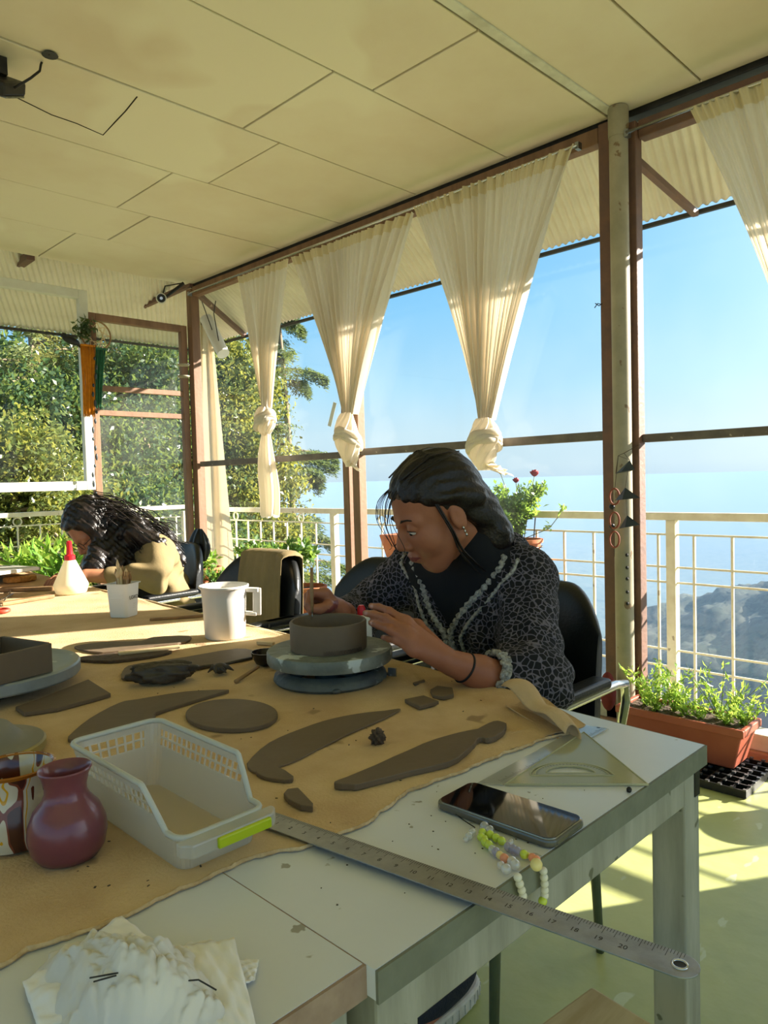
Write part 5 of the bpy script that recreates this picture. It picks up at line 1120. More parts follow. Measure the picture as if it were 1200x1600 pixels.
def ringat(c, n_, r, rr, nm, m_, wob=.0, ncirc=60):
    n_ = unit(n_); a = unit(np.cross(n_, (0, 0, 1))); b = np.cross(n_, a)
    return MB().tube([tuple(A3(*c)+(a*math.cos(t)+b*math.sin(t))*(r+wob*math.sin(t*17))+n_*wob*math.cos(t*13)) for t in [2*PI*k/ncirc for k in range(ncirc)]], rr, 8, closed=True).done(nm, m_, W1, smooth=True)
for k_ in range(3): ringat(LC+hm*(.012+.006*k_)+A3(0, 0, .004), hm, .043-.001*k_, .0045, 'lace_cuff', 'lace', wob=.003)
ringat(LEl*.16+LWr*.84, hm+A3(.0, 0, .15), .0272, .0022, 'bracelet', 'bracelet')
leg = []
for hy, kx, ky, ax, ay in ((.97, 1.02, .90, 1.16, 1.00), (1.15, 1.00, 1.22, 1.12, 1.20)):
    leg += [rc((1.44, hy, .53), (kx, ky, .535), .088, .064, k=.04), rc((kx, ky, .52), (ax, ay, .13), .060, .050, k=.02)]
    S_ = [el((ax-.055, ay, .062), (.135, .043, .042), k=.02), el((ax+.01, ay, .085), (.06, .04, .05), k=.02), fnp(lambda P_: .030-P_[:, 2], k=.004, op='&')]
    grow('shoe', S_, .004, 'shoe', W1)
    q = MB(); o_ = [(ax-.055+.142*math.cos(t), ay+.049*math.sin(t)*(1+.12*math.cos(t*2))) for t in [2*PI*k/40 for k in range(40)]]; so = q.prism(o_, .002, .036).done('shoe_sole', 'sole', W1, bevel=.006)
    q = MB()
    for k in range(40):
        a, b = o_[k], o_[(k+1) % 40]; q.cbox(((a[0]+b[0])/2, (a[1]+b[1])/2, .018), (.0022, .005, .020), rz=math.atan2(b[1]-a[1], b[0]-a[0]))
    q.done('sole_ribs', 'sole', W1)
grow('trousers', leg+[el(pel, (.12, .17, .10), k=.06)], .007, 'trousers', W1)
t = thing('needle_tool', 'slim wooden needle tool held upright over the clay bowl in the far hand', 'tool', dep(487, 960, 1.462))
MB().tube([dep(487, 887, 1.468), dep(487, 925, 1.462), dep(488, 956, 1.455)], [.0032, .0036, .0030], 8).done('handle', 'worn_wood', t, smooth=True)
MB().tube([dep(488, 956, 1.455), dep(488, 968, 1.452)], [.0012, .0006], 6).done('needle', 'steel', t, smooth=True)

# ---- the person bent over the far end of the table
H2, ha2, C2 = head_frame((1.315, 3.04, .955), (-.94, -.10), math.radians(42), math.radians(-6))
W2 = thing('person', 'person with long wavy black hair and glasses bent low over the far table, khaki jacket', 'person', (1.5, 3.0, 0))
L2s, R2s = A3(1.49, 2.83, .86), A3(1.47, 3.20, .87); L2e, R2e = A3(1.42, 2.74, .765), A3(1.40, 3.22, .80); L2w, R2w = A3(1.20, 2.86, .790), A3(1.24, 2.98, .79)
B2 = head_prims(H2, ha2)+[rc((1.46, 3.0, .90), ha2(-.03, 0, -.06), .055, .05, k=.03), rc(L2s, R2s, .055, .055, k=.05), el((1.52, 3.0, .78), (.10, .15, .16), k=.05), el((1.58, 3.0, .60), (.11, .15, .16), k=.05),
      rc(L2s, L2e, .045, .038, k=.02), rc(L2e, L2w, .036, .026, k=.015), rc(R2s, R2e, .045, .038, k=.02), rc(R2e, R2w, .036, .026, k=.015)]
for w_, sg in ((L2w, 1), (R2w, -1)):
    for a in range(4): k0 = w_+A3(-.07, sg*(.022*a-.012), -.004); B2 += [rc(w_, k0, .016, .0105, k=.012)]+finger([k0, k0+A3(-.032, .003*sg, .004), k0+A3(-.055, .004*sg, -.010), k0+A3(-.066, .004*sg, -.022)], [.0092, .008, .0075, .006])
    B2 += finger([w_+A3(-.02, -.010*sg, 0), w_+A3(-.045, -.030*sg, -.004), w_+A3(-.07, -.036*sg, -.012)], [.013, .010, .0075], k=.008)
for hy, kx, ky in ((2.90, 1.22, 2.86), (3.10, 1.20, 3.16)): B2 += [rc((1.58, hy, .53), (kx, ky, .53), .08, .056, k=.04), rc((kx, ky, .52), (kx+.06, ky, .08), .05, .036, k=.02), rc((kx+.06, ky, .05), (kx-.10, ky, .035), .034, .03, k=.02)]
grow('body', B2, .0045, 'skin2', W2)
def cut2(P_):
    q = (P_-C2)@H2.T; return (.80*q[:, 0]-q[:, 2]+.012)/1.28-.25*np.clip(np.abs(q[:, 1])-.045, 0, 1)
hp2 = [el(ha2(-.014, 0, .050), (.106, .092, .098), H2, k=.015), el(ha2(-.050, 0, .0), (.072, .088, .085), H2, k=.03), fnp(cut2, k=.008, op='&'),
       rc(ha2(.03, .078, .035), ha2(.012, .088, -.085), .024, .034, k=.03), rc(ha2(.03, -.078, .035), ha2(.012, -.088, -.085), .024, .034, k=.03), rc(ha2(.012, .088, -.085), (1.40, 2.84, .80), .034, .026, k=.03), rc(ha2(.035, .080, -.02), (1.25, 2.90, .815), .03, .045, k=.03), rc(ha2(.0, .085, -.06), (1.34, 2.87, .81), .04, .045, k=.03), rc(ha2(-.07, 0, .0), (1.43, 2.96, .955), .075, .065, k=.04), rc((1.43, 2.96, .955), (1.55, 2.92, .90), .065, .055, k=.04), rc((1.55, 2.92, .90), (1.63, 2.90, .80), .05, .03, k=.04), rc((1.42, 2.88, .945), (1.48, 2.80, .89), .05, .035, k=.04)]
def hd2(P_): return .006*np.sin(P_[:, 2]*85+3*np.sin(P_[:, 0]*40)+P_[:, 1]*60)*np.sin(P_[:, 1]*75+P_[:, 0]*35)+.002*np.sin(P_[:, 0]*260+P_[:, 2]*200)
grow('hair', hp2, .005, 'hair2', W2, disp=hd2)
q = MB(); rg = random.Random(9)
for k in range(160):
    b = ha2(rg.uniform(-.1, .02), rg.uniform(-.085, .09), .07+rg.uniform(-.05, .06)); e = A3(1.50+rg.uniform(-.1, .12), 2.92+rg.uniform(-.12, .12), .90+rg.uniform(-.06, .04)); pts = []
    for i in range(9):
        s = i/8; p = b*(1-s)+e*s+A3(0, 0, .05*math.sin(PI*s)); w = .012*s; pts.append(p+A3(w*math.sin(s*22+k), w*math.cos(s*19+k*2), w*math.sin(s*25+k*3)))
    q.tube(pts, [.002]*8+[.0006], 4)
q.done('wavy_strands', 'hair2', W2, kind='stuff', smooth=True)
fr_ = MB()
for s in (-1, 1): fr_.tube([ha2(.095, s*.033+.021*math.cos(a), .0+.017*math.sin(a)) for a in [2*PI*k/16 for k in range(16)]], .0013, 6, closed=True); fr_.tube([ha2(.094, s*.054, .004), ha2(.03, s*.078, .006), ha2(-.005, s*.078, .004)], .0013, 6)
fr_.tube([ha2(.096, -.012, .004), ha2(.098, 0, .007), ha2(.096, .012, .004)], .0013, 6); fr_.done('glasses', 'dark', W2, smooth=True, label='thin dark framed glasses')
top2 = [rc(L2s, R2s, .06, .06, k=.05), el((1.50, 3.0, .77), (.115, .155, .16), k=.05), el((1.42, 2.98, .80), (.08, .11, .11), k=.06), rc((1.42, 2.90, .78), (1.25, 2.90, .80), .05, .045, k=.05)]
grow('black_shirt', top2[:3], .007, 'black_top', W2, infl=.003)
jk = [rc(L2s, R2s, .068, .068, k=.05), el((1.535, 3.0, .78), (.112, .172, .17), k=.05), el((1.59, 3.0, .60), (.125, .18, .17), k=.06), rc(L2s, L2e, .066, .060, k=.03), rc(L2e, L2e*.45+L2w*.55, .056, .042, k=.02), rc(R2s, R2e, .066, .056, k=.03), rc(R2e, R2e*.45+R2w*.55, .054, .04, k=.02), el((1.38, 3.0, .80), (.07, .085, .12), k=.03, op='-')]
def fold2(P_): return .008*np.sin(P_[:, 2]*42+P_[:, 0]*36+2.5*np.sin(P_[:, 1]*17))+.004*np.sin(P_[:, 1]*60-P_[:, 2]*75)
grow('khaki_jacket', jk, .006, 'khaki', W2, disp=fold2, infl=.003)
grow('trousers', [rc((1.58, 2.90, .53), (1.22, 2.86, .53), .086, .064, k=.04), rc((1.22, 2.86, .52), (1.28, 2.86, .12), .06, .05, k=.02), rc((1.58, 3.10, .53), (1.20, 3.16, .53), .086, .064, k=.04), rc((1.20, 3.16, .52), (1.26, 3.16, .12), .06, .05, k=.02)], .01, 'trousers', W2)

# ------------------------------------------------------------------ chairs
M['leather'] = mat('black_vinyl', '17191a', .38, n=(9, '222425', .6), bump=(120, .08), spec=.5)
M['green_leg'] = mat('green_painted_steel', '5c6248', .5, n=(14, '4a5038', .7))
def chair(label, x, y, rz=0, legm='chrome', arm_z=.655, bw=.46, btop=.87, group='black vinyl armchairs round the tables'):
    t = thing('armchair', label, 'chair', (0, 0, 0), group)
    def seatf(u, v): return None
    MB().prism([(p[0], p[1]) for p in rr_(-.23, .22, -.23, .23, .06)], .425, .475).done('seat', 'leather', t, bevel=.018, seg=3, smooth=50)
    def bk(u, v):
        a = 2*PI*v; yy = (u-.5)*bw; e = abs(u-.5)*2; top = btop-.10*max(0, e-.45)**2/.3; bot = .50; zc = (top+bot)/2; hh = (top-bot)/2; th = .030*(1-e**8*.55)
        ca, sa = math.cos(a), math.sin(a); zz = zc+hh*(abs(sa)**.55)*(1 if sa > 0 else -1); xx = th*(abs(ca)**.7)*(1 if ca > 0 else -1)
        return (.235+.10*(zz-.5)-.075*e**2.2+xx, yy, zz)
    nu, nv = 26, 28
    mb = MB(); v = [bk(i/(nu-1), j/nv) for i in range(nu) for j in range(nv)]; f = [(i*nv+j, i*nv+(j+1) % nv, (i+1)*nv+(j+1) % nv, (i+1)*nv+j) for i in range(nu-1) for j in range(nv)]+[tuple(range(nv-1, -1, -1)), tuple((nu-1)*nv+j for j in range(nv))]
    mb.add(v, f).done('backrest', 'leather', t, smooth=60)
    for s in (-1, 1):
        MB().tube([(.255, s*.235, .50), (.262, s*.252, .60), (.25, s*.256, arm_z-.012), (.20, s*.258, arm_z-.004), (-.12, s*.258, arm_z-.004), (-.19, s*.256, arm_z-.03), (-.20, s*.25, .45)], .011, 10).done('arm_frame', 'chrome', t, smooth=True)
        MB().cbox((.02, s*.258, arm_z+.016), (.25, .048, .024)).done('arm_pad', 'leather', t, bevel=.009, seg=3)
        for lx, dx in ((-.18, -.03), (.18, .03)): MB().tube([(lx, s*.20, .43), (lx+dx, s*.205, .0)], [.014, .0095], 10).done('leg', legm, t, smooth=True)
    t.location = (x, y, 0); t.rotation_euler = (0, 0, rz); return t
CH1 = chair('black vinyl armchair with green tube legs that the crochet cardigan woman sits on', 1.335, 1.065, 0.0, 'green_leg')
CH2 = chair('black armchair that the person in the khaki jacket sits on', 1.50, 3.08, .08)
CH3 = chair('empty black armchair with khaki cloth hung over its back', 1.37, 2.22, .06)
CH4 = chair('empty black armchair just behind the clay bowl, between the woman and the cloth draped chair', 1.50, 1.70, 0)
# khaki cloth over chair 3
def drp(u, v):
    y = 2.06+.26*u+.02*math.sin(v*5)+(.03*(u-.5))*abs(v-.5)*2; s = (v-.5)*.78; zt_ = .872-.10*max(0, abs(y-2.22)/.23-.45)**2/.3
    e = abs(y-2.22)/.23; xc = 1.37+.235-.075*e**2.2
    if s < -.035: z = zt_-(-s-.035); x = xc+.10*(z-.5)-.046
    elif s > .035: z = zt_-(s-.035); x = xc+.10*(z-.5)+.046
    else: a = s/.035*PI/2; x = xc+.10*(zt_-.5)+.046*math.sin(a); z = zt_+.014*math.cos(a)
    return (x-.004-.006*abs(math.sin(u*19+v*4)), y, z)
tag(MB().grid(drp, 40, 60).done('draped_cloth', 'khaki', smooth=True, solid=.003), 'khaki cloth folded over the back of the empty armchair', 'cloth')
t = thing('black_bag', 'small black gathered bag hanging on the back of the far armchair', 'bag', (1.80, 3.02, .78))
MB().grid(lambda u, v: (1.80+.035*math.sin(PI*(.15+.8*v))*math.cos(2*PI*u)*(1+.2*math.sin(12*PI*u)), 3.02+.06*math.sin(PI*(.25+.6*v))*math.sin(2*PI*u)*(1+.15*math.sin(12*PI*u)), .78+.15*v), 64, 14, wrap=True).done('bag_body', 'dark', t, smooth=True)
# wooden stool corner at the bottom right
t = thing('wooden_stool', 'pale bare wood stool top poking in at the bottom right', 'stool', (.78, .35, 0))
k1, k2, k3 = [Vector(onz(*p, .45)) for p in ((925, 1540), (815, 1620), (1062, 1606))]
e1_ = (k2-k1).normalized(); e2_ = Vector((e1_.y, -e1_.x, 0)); e2_ = e2_ if e2_.dot(k3-k1) > 0 else -e2_
MB().prism([tuple(p.xy) for p in (k1, k1+e1_*.3, k1+e1_*.3+e2_*.3, k1+e2_*.3)], .425, .45).done('stool_top', mat('bare_wood', 'd2bc94', .6, n=(6, 'b89c70', .8, (1, 6, 1)), spots=(5, '94704c', .66)), t, bevel=.004)
for a, b in ((.04, .04), (.26, .04), (.04, .26), (.26, .26)): p = k1+e1_*a+e2_*b; MB().box((p.x-.015, p.y-.015, 0), (p.x+.015, p.y+.015, .425)).done('leg', 'bare' if 'bare' in M else bpy.data.materials['bare_wood'], t)

# ------------------------------------------------------------------ plants and pots
M['terra'] = mat('terracotta', 'b4603c', .8, n=(9, 'c8845c', .7), bump=(40, .15)); M['terra_p'] = mat('terracotta_plastic', '9c4f38', .5, n=(6, 'aa6048', .5)); M['soil'] = mat('potting_soil', '3a2c20', .95, n=(40, '6c5a44', .8), bump=(60, 1))
M['stem'] = mat('green_stems', '6c7c3c', .6); M['petal'] = mat('dark_red_petals', '9c1428', .5, sub=('c02038', .3)); M['leaf_y'] = leafmat('bright_narrow_leaves', '86b040', '5c8c30', 'c8e060', 20)
M['leaf_g'] = leafmat('rose_leaves', '5c8244', '3c602c', 'a0c050', 20)
def pot(name, label, c, r0, r1, h, leaf=None, plant=None, rim=.02):
    t = thing(name, label, 'plant pot', c)
    MB().lathe([(r0, 0), (r1*.96, h-rim), (r1*1.08, h-rim), (r1*1.08, h), (r1*.96, h), (r1*.90, h-.03), (0, h-.03)], c, 32).done('pot', 'terra', t, smooth=35)
    MB().lathe([(r1*.92, h-.022), (r1*.5, h-.016), (0, h-.014)], c, 20, cap0=False).done('soil', 'soil', t, smooth=True)
    return t
def bush(t, c, n, r, h, size, m, seed, stems=9, asp=.5, lean=(0, 0), up=.3, hang=0):
    ng = np.random.RandomState(seed); c = A3(*c); q = MB(); P = []; D = []
    for k in range(stems):
        a = 2*PI*k/stems+ng.rand(); e = c+A3(math.cos(a)*r*(.3+.7*ng.rand())+lean[0], math.sin(a)*r*(.3+.7*ng.rand())+lean[1], h*(.45+.55*ng.rand())-hang*ng.rand()); mid = (c+e)/2+A3(0, 0, h*.15)
        pts = [c+(0, 0, 0), mid, e]; q.tube([tuple(p) for p in pts], [.003, .0022, .001], 5)
        m_ = n//stems; s = ng.rand(m_)**.7; C = np.where(s[:, None] < .5, c+(mid-c)*s[:, None]*2, mid+(e-mid)*(s[:, None]*2-1)); O = ng.normal(size=(m_, 3)); O /= np.linalg.norm(O, axis=1)[:, None]
        P.append(C+O*size*.75); D.append(O+A3(0, 0, up))
    q.done('stems', 'stem', t, kind='stuff', smooth=True); foliage('leaves', np.concatenate(P), np.concatenate(D), size, m, t, asp=asp, kind='stuff')
RXI = RX-.13
def on_rail(px, py): p = onx(px, py, RXI); return p
# rose pot hooked to the railing
c = on_rail(818, 842); zr = c[2]; rc0 = (RXI, c[1], zr-.20)
t = pot('rose_pot', 'terracotta pot of dark red roses hooked on the railing behind the woman', rc0, .075, .105, .20)
bush(t, (RXI, c[1]+.05, zr-.02), 2600, .24, .36, .032, 'leaf_g', 4, stems=36, asp=.55, up=.2)
MB().tube([(RXI+.10*math.cos(a), c[1]+.112*math.sin(a), zr-.045) for a in [2*PI*k/20 for k in range(20)]], .004, 6, closed=True).tube([(RXI+.1, c[1], zr-.045), (RX, c[1], .90)], .004, 6).done('hanging_ring', 'darkmetal', t)
def rose(px, py, r, seed):
    p = A3(*onx(px, py, RXI)); q = MB(); rg = random.Random(seed)
    for k in range(9):
        a = k*2.4; rr = r*(.25+.08*k); R = Matrix.Rotation(a, 3, 'Z')@Matrix.Rotation(.25+.09*k, 3, 'Y')
        q.ball(p+A3(math.cos(a)*rr*.45, math.sin(a)*rr*.45, -.0008*k), (r*.20, r*.55, r*.62), 8, 6, R=R)
    q.done('rose_bloom', 'petal', t, smooth=True)
    MB().tube([tuple(p-A3(0, 0, r*.5)), tuple(p*.6+A3(RXI, c[1], zr)*.4), (RXI, c[1], zr-.02)], .0025, 5).done('stem', 'stem', t, smooth=True)
for px, py, r in ((835, 739, .034), (806, 750, .026), (782, 737, .022), (768, 777, .026)): rose(px, py, r, px)
pts = [A3(RXI, c[1], zr), A3(*on_rail(858, 826)), A3(*on_rail(872, 808)), A3(*on_rail(879, 794))]; MB().tube([tuple(p) for p in pts], .0025, 5).done('stem', 'stem', t, smooth=True)
ng = np.random.RandomState(1); Q_ = np.concatenate([pts[3]+ng.normal(size=(14, 3))*.012, pts[1]+ng.normal(size=(12, 3))*.016, A3(*on_rail(838, 780))+ng.normal(size=(40, 3))*[.02, .02, .06]])
foliage('shoot_leaves', Q_, ng.normal(size=(66, 3))+[0, 0, .4], .04, 'leaf_y', t, asp=.4, kind='stuff')
# orange box planter on the railing, behind the woman's face
p0, p1 = on_rail(606, 834), on_rail(668, 836); yc = (p0[1]+p1[1])/2-.12; zt_ = p0[2]
t = thing('railing_planter', 'orange terracotta railing planter seen past the face of the woman', 'plant pot', (RXI, yc, zt_-.20))
hw_ = abs(p0[1]-yc); MB().prism([(RXI-.07, yc-hw_*.78), (RXI+.07, yc-hw_*.78), (RXI+.07, yc+hw_*.78), (RXI-.07, yc+hw_*.78)], zt_-.20, zt_, top=[(RXI-.09, yc-hw_), (RXI+.09, yc-hw_), (RXI+.09, yc+hw_), (RXI-.09, yc+hw_)]).done('planter_box', 'terra', t, bevel=.008)
MB().beam((RXI-.09, yc-.3, zt_-.21), (RXI-.09, yc+.3, zt_-.21), .012, .012).beam((RXI-.09, yc+.28, zt_-.21), (RX, yc+.28, zt_-.21), .012, .012).beam((RXI-.09, yc-.28, zt_-.21), (RX, yc-.28, zt_-.21), .012, .012).done('bracket', 'darkmetal', t)
bush(t, (RXI, yc+.10, zt_-.01), 120, .06, .08, .03, 'leaf_y', 9, stems=6)
# pots on a low shelf along the window
t = thing('plant_bench', 'low wooden plant shelf along the window behind the chairs', 'shelf', (2.80, 4.0, 0))
MB().box((2.66, 3.3, .30), (2.96, 4.95, .325)).done('shelf_board', 'wood', t, bevel=.003)
for y in (3.36, 4.1, 4.89):
    for x in (2.69, 2.93): MB().box((x-.015, y-.015, 0), (x+.015, y+.015, .30)).done('leg', 'wood', t)
c = onx(318, 886, 2.80); t = pot('terracotta_pot', 'terracotta pot with bright green leaves left of the white jug, below the corner post', (2.80, min(4.82, c[1]), .3255), .075, .12, c[2]-.3255); bush(t, (2.80, min(4.82, c[1]), c[2]-.02), 260, .10, .12, .05, 'leaf_y', 12, stems=12, asp=.35)
c = onx(338, 909, 2.74); t = pot('small_pot', 'small clay pot with a dark leafy plant right above the jug rim', (2.74, 4.42, .3255), .05, .075, c[2]-.33); bush(t, (2.74, 4.42, c[2]-.02), 200, .09, .10, .04, 'leaf_g', 13, stems=10)
c = onx(476, 905, 2.80); t = pot('terracotta_pot', 'sunlit terracotta pot with a bushy green plant behind the cloth draped chair', (2.80, c[1], .3255), .085, .125, c[2]-.3255-.04); bush(t, (2.80, c[1]+.18, c[2]-.02), 2200, .30, .26, .045, 'leaf_g', 14, stems=36, hang=.05, lean=(0, .08))
# leafy plants on the balcony at the left
for k, (px, r_) in enumerate(((50, .15), (100, .13))):
    yy_ = 6.15-.5*k; p = ony(px, 905, yy_); t = pot('balcony_pot', ['pot with long bright leaves on the far balcony, left of the squirt bottle', 'pot of leafy greens on the far balcony right behind the squirt bottle'][k], (p[0], yy_, -.34), .10, .13, .55); bush(t, (p[0], yy_, .20), 420, .20, .52, .13, 'leaf_y' if k == 0 else 'leaf_d', 30+k, stems=22, asp=.25, up=.6)
# long planter in the corner of the window
t = thing('long_planter', 'long brown plastic planter of green seedlings on the floor beside the pipe column', 'planter', (2.83, 1.15, .036))
y0_, y1_ = .955, 1.43
MB().prism([(2.765, y0_+.035), (2.90, y0_+.035), (2.90, y1_-.035), (2.765, y1_-.035)], .036, .178, top=[(2.745, y0_), (2.92, y0_), (2.92, y1_), (2.745, y1_)]).done('box', 'terra_p', t, bevel=.008)
q = MB()
for a, b in (((2.735, y0_-.01), (2.752, y1_+.01)), ((2.913, y0_-.01), (2.93, y1_+.01)), ((2.752, y0_-.01), (2.913, y0_+.008)), ((2.752, y1_-.008), (2.913, y1_+.01))): q.box((*a, .166), (*b, .196))
q.done('rim', 'terra_p', t, bevel=.004)
MB().grid(lambda u, v: (2.752+.161*u, y0_+.008+(y1_-y0_-.016)*v, .186+.006*nz(u*9, v*20)), 14, 30).done('soil', 'soil', t, smooth=True)
for k, (yy, hh, n_) in enumerate(((1.36, .13, 200), (1.30, .17, 280), (1.24, .15, 240), (1.19, .12, 220), (1.07, .17, 160), (1.03, .14, 200), (.98, .10, 180), (1.13, .06, 90))):
    ng = np.random.RandomState(50+k); cc = A3(2.83+.03*nz(k*3.), yy, .188); m_ = n_; s = ng.rand(m_); dr = ng.normal(size=(8, 3))*[.5, .5, .15]+[0, 0, 1]; di = dr[ng.randint(0, 8, m_)]; C = cc+di*(s*hh)[:, None]+ng.normal(size=(m_, 3))*.006
    foliage('seedling', C, di*.6+ng.normal(size=(m_, 3))*.8, .034, 'leaf_y', t, asp=.22, kind='stuff'); q = MB()
    for d_ in dr: q.tube([tuple(cc-A3(0, 0, .01)), tuple(cc+d_*hh)], [.0018, .0006], 4)
    q.done('stems', 'stem', t, kind='stuff')
t = thing('seed_tray', 'black plastic seed tray grid lying under the long planter', 'tray', (2.80, 1.1, 0))
q = MB()
for k in range(13): y = .90+k*.046; q.box((2.62, y-.003, .002), (2.93, y+.003, .030))
for k in range(7): x = 2.62+k*.0517; q.box((x-.003, .90, .002), (x+.003, 1.452, .030))
q.done('tray_grid', 'dark', t); q = MB()
for k in range(14):
    for j in range(8): q.box((2.615+j*.0455, .895+k*.0425, .029), (2.627+j*.0455, .907+k*.0425, .0345))
q.done('tray_corners', mat('tray_plastic', '4a4a4a', .35), t, kind='stuff')
t = pot('shadow_pot', 'squat round terracotta pot added unseen beyond the right edge to cast the floor shadow', (2.90, .52, 0), .07, .10, .25)  # out of view, added to throw the rounded shadow onto the sunlit floor
# ------------------------------------------------------------------ things hung about the windows
M['slate'] = mat('dark_slate_metal', '2c3438', .5, n=(20, '3a4244', .6)); M['cordm'] = mat('brown_cord', '4a3a30', .9)
t = thing('wind_chime', 'hanging chime of three dark metal cones in front of the pipe column', 'wind chime', (2.90, 1.46, 1.2))
cx_, cyy = 2.885, 1.435
def ch(px, py): return A3(*onx(px, py, cx_))
for tip, l, r in (((984, 719), (962, 740), (992, 734)), ((977, 762), (961, 782), (1000, 778)), ((980, 805), (967, 826), (1000, 820))):
    a, b, c_ = ch(*tip), ch(*l), ch(*r); mid = (b+c_)/2; rr = np.linalg.norm(b-c_)/2; dx = (c_-b)/np.linalg.norm(c_-b); up_ = A3(0, 0, 1)
    v = [tuple(a)]+[tuple(mid+dx*rr*math.cos(t_)+A3(1, 0, 0)*rr*.8*math.sin(t_)) for t_ in [2*PI*k/4 for k in range(4)]]
    MB().add(v, [(0, 1, 2), (0, 2, 3), (0, 3, 4), (0, 4, 1), (4, 3, 2, 1)]).done('cone', 'slate', t)
MB().tube([ch(1000, 694), ch(975, 708), ch(966, 712), ch(962, 740)], .0014, 5).tube([ch(966, 712), ch(984, 719), ch(977, 762), ch(980, 805)], .0010, 5).tube([ch(975, 708), ch(984, 719)], .001, 5).done('string', 'cordm', t)
t = thing('ring_chain', 'string of rust coloured rings hanging between brown post and pipe column', 'hanging ornament', tuple(ch(961, 790)))
for py in (776, 813, 843):
    p = ch(960, py); MB().tube([tuple(p+A3(-.012*math.cos(a), .016*math.cos(a), .034*math.sin(a))) for a in [2*PI*k/18 for k in range(18)]], .0042, 7, closed=True).done('ring', mat('rust_ring', '8c4c38', .7), t, smooth=True)
for py in (792, 822): MB().ball(ch(956, py), .012, 12, 8).done('bead', 'dark', t, smooth=True)
MB().tube([ch(966, 712), ch(961, 760), ch(960, 870)], .0012, 5).done('cord', 'cordm', t)
t = thing('post_wire', 'bent bit of black wire sticking out of the brown post', 'wire', (3.0, 1.64, 1.88))
MB().tube([onx(941, 474, 3.0), onx(936, 478, 2.99), onx(930, 474, 2.99)], .0022, 5).tube([onx(941, 476, 3.0), onx(934, 474, 2.99), onx(929, 481, 2.99)], .0022, 5).done('wire', 'dark', t)
# macrame hoop, tassels, twigs on the back frame
yb = YB-.06
def bk_(px, py, dy=0): return A3(*ony(px, py, yb-dy))
t = thing('woven_hoop', 'round woven willow hoop with web pattern on the back window frame', 'wall hanging', tuple(bk_(158, 560)))
hc = bk_(150, 524); MB().tube([tuple(hc+A3(.105*math.cos(a), 0, .10*math.sin(a))) for a in [2*PI*k/32 for k in range(32)]], .006, 7, closed=True).done('hoop', 'worn_wood', t, smooth=True)
q = MB()
for k in range(9): a = k*PI/9*2; b = a+2.2; q.tube([tuple(hc+A3(.1*math.cos(a), 0, .1*math.sin(a))), tuple(hc+A3(.1*math.cos(b), 0, .1*math.sin(b)))], .0028, 5)
q.done('web', 'pale_wood', t)
def tassel(label, top, bot, w0, w1, m_, n=26, seed=1):
    t = thing('tassel', label, 'tassel', tuple(bk_(*top, .03))); rg = random.Random(seed); a, b = bk_(*top, .03), bk_(*bot, .03)
    for k in range(n):
        u = (k+.5)/n-.5; q = MB(); L_ = 1-.06*rg.random(); q.tube([tuple(a+A3(u*w0, rg.uniform(-.006, .006), 0)), tuple(a*.5+b*.5+A3(u*(w0+w1)/2+.004*rg.uniform(-1, 1), rg.uniform(-.01, .01), 0)), tuple(a+(b-a)*L_+A3(u*w1+.004*rg.uniform(-1, 1), rg.uniform(-.008, .008), 0))], .0036, 5)
        q.done('strand', m_, t, smooth=True)
    MB().beam(tuple(a+A3(-w0/2, 0, .004)), tuple(a+A3(w0/2, 0, .004)), .014, .014).done('cord_bar', m_, t); return t
tassel('long orange yellow fringe hanging over the white frame', (137, 541), (140, 652), .10, .085, mat('orange_yarn', 'dc8c1c', .9, n=(30, 'c07010', .7), sub=('f0a830', .2)))
tassel('dark green hanging fringe right of the orange one', (157, 546), (153, 640), .075, .045, mat('green_yarn', '2c6a4c', .9, n=(30, '1c4a34', .7)), 18, 2)
t = thing('leaf_garland', 'faded leaf garland with dark beads over the orange fringe', 'wall hanging', tuple(bk_(132, 520, .02)))
ng = np.random.RandomState(4); foliage('leaves', bk_(132, 514, .03)+ng.normal(size=(90, 3))*[.035, .01, .04], ng.normal(size=(90, 3)), .05, 'leaf_c', t, asp=.4, kind='stuff')
for k in range(16): MB().ball(bk_(148+3*math.sin(k*1.3), 560+k*14, .05), (.009, .006, .013+.006*(k % 3)), 8, 6).done('bead', 'slate', t, smooth=True)
MB().tube([bk_(140, 500, .05), bk_(149, 560, .05), bk_(148, 790, .05)], .0015, 5).done('cord', 'cordm', t)
t = thing('dark_bird', 'dark bird shaped ornament perched on the white frame', 'ornament', tuple(bk_(112, 532, .02)))
q = MB().ball(bk_(111, 532, .03), (.062, .022, .026), 14, 10, R=Matrix.Rotation(.3, 3, 'Y')).ball(bk_(100, 524, .03), (.022, .016, .018), 12, 8).done('bird_body', 'dark', t, smooth=True); MB().tube([bk_(118, 535, .03), bk_(128, 545, .01)], [.014, .004], 7).done('tail', 'dark', t)
for k, py in enumerate((570, 588)):
    t = thing('leaf_spoon', ['upper small flat dish shaped shelf ornament by the corner post', 'lower dish shaped ornament by the corner post'][k], 'ornament', tuple(bk_(288, py)))
    MB().lathe([(.0, 0), (.04, .006), (.048, .018), (.045, .019), (.036, .010), (0, .004)], tuple(bk_(287, py+3, .03)), 20).done('dish', 'pipe', t, smooth=True)
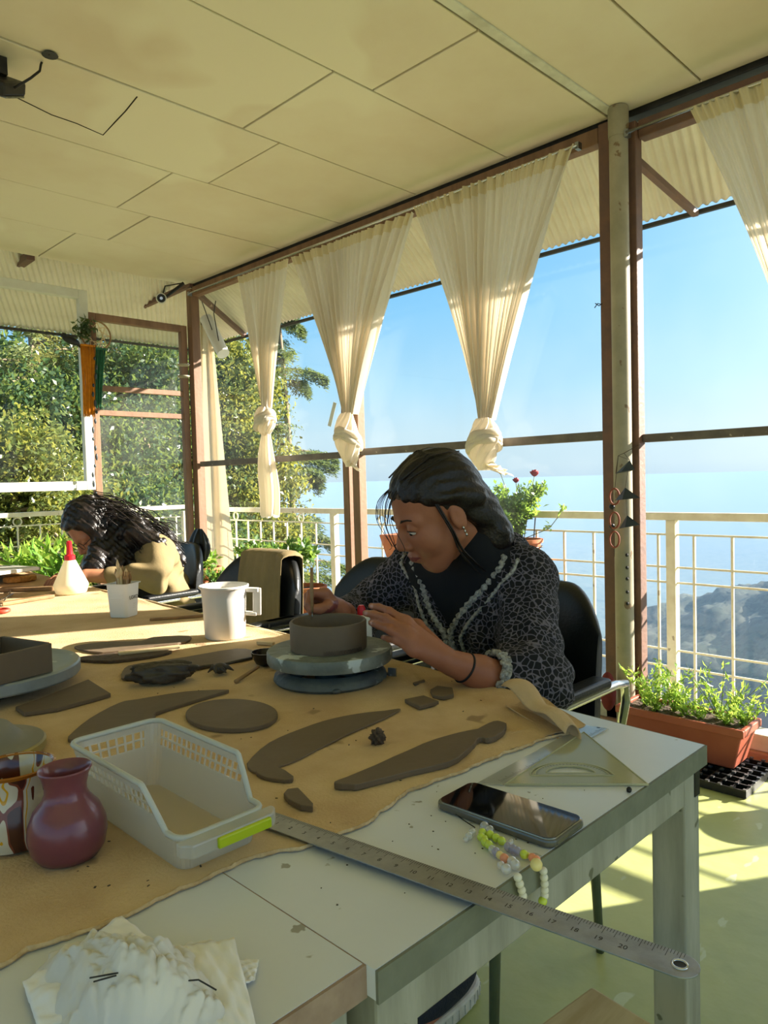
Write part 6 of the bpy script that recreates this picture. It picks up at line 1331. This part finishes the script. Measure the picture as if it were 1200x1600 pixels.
# camera and floodlight
t = thing('security_camera', 'small dark bullet security camera under the ceiling corner', 'camera', tuple(A3(*ony(258, 465, 4.98))))
a = A3(*ony(252, 466, 4.92)); dr = unit(A3(0, 0, CH+.4)-a); b = a-dr*.11
MB().tube([tuple(a), tuple(a-dr*.01), tuple(b)], [.036, .038, .034], 20).done('body', 'white_frame', t, smooth=40); MB().tube([tuple(a+dr*.004), tuple(a-dr*.004)], .030, 20).done('lens_ring', 'dark', t); MB().tube([tuple(a+dr*.006), tuple(a)], .011, 14).done('lens', 'chrome', t)
MB().tube([tuple(b), tuple(b+A3(.05, .02, .03)), (2.93, 5.0, 2.655)], .012, 8).done('bracket', 'dark', t); MB().tube([(2.93, 5.03, 2.66), tuple(A3(*ony(258, 447, 5.0))), tuple(b)], .005, 6).done('cable', 'dark', t)
t = thing('floodlight', 'dark unlit floodlight bolted to the ceiling at the top left corner', 'lamp', (.93, 2.94, ZC-.1))
fc = A3(*dep(-12, 128, 2.62)); MB().cbox(fc, (.17, .15, .05), rz=-.75, ry=.35, rx=.5).done('housing', 'darkmetal', t, bevel=.012)
n_ = Matrix.Rotation(-.75, 3, 'Z')@Matrix.Rotation(.35, 3, 'Y')@Matrix.Rotation(.5, 3, 'X')@Vector((0, 0, -1)); MB().cbox(fc+np.array(n_)*.024, (.17, .12, .006), rz=-.75, ry=.35, rx=.5).done('glass_front', mat('lamp_glass', '70746c', .15, coat=.6, n=(30, '2c2c28', .9)), t)
MB().beam(tuple(fc+A3(0, 0, .03)), (fc[0], fc[1], ZC-.004), .05, .09).done('bracket', 'darkmetal', t)
MB().tube([dep(22, 138, 2.60), dep(48, 122, 2.62), dep(62, 111, 2.64), dep(64, 100, 2.66), dep(68, 92, 2.68), onz(77, 84, ZC-.004)], .0045, 6).done('cable', 'dark', t, smooth=True)
# white cloth and pipe outside the corner pane
t = thing('white_outdoor_cloth', 'long white cloth hanging outside the corner window beyond the post', 'cloth', onx(345, 900, 3.6))
def oc(u, v):
    px = (313+u*17)*(1-v)+(318+u*50)*v; py = 500+400*v; p = onx(px, py, 3.60+.03*math.sin(u*9+v*2)); return p
MB().grid(oc, 30, 40).done('cloth', 'curtain', t, smooth=True, solid=.002)
MB().tube([onx(314, 500, 3.6), (3.6, onx(314, 500, 3.6)[1], 2.575)], .003, 5).done('hanging_cord', 'cordm', t)
t = thing('white_pipe', 'short white plastic pipe tied under the eaves outside', 'pipe', onx(340, 530, 3.35))
MB().tube([onx(322, 498, 3.35), onx(349, 553, 3.35)], .052, 20).done('tube', 'white_plastic', t, smooth=40)
MB().tube([onx(333, 520, 3.33), onx(315, 470, 3.2), onx(312, 462, 3.12)], .004, 5).tube([onx(343, 540, 3.33), onx(334, 490, 3.3), onx(337, 470, 3.3)], .004, 5).done('tie_wire', 'dark', t)
t = thing('paper_tag', 'small white printed tag hanging against the window pane', 'tag', onx(520, 650, 3.02))
MB().prism([(3.02, 0), (3.0215, 0), (3.0215, .001)], 0, 0) if False else MB().add([onx(521, 628, 3.04), onx(526, 630, 3.04), onx(517, 667, 3.04), onx(512, 665, 3.04)], [(0, 1, 2, 3)]).done('tag_card', 'white_frame', t, solid=.001)
t = thing('red_rag', 'dull red rag tucked behind the chair at the foot of the brown post', 'rag', onx(950, 1090, 2.9))
MB().ball(onx(950, 1080, 2.9), (.03, .035, .085), 20, 14).done('rag_body', mat('red_rag', '6c2a2a', .9, bump=(20, 1)), t, smooth=True)
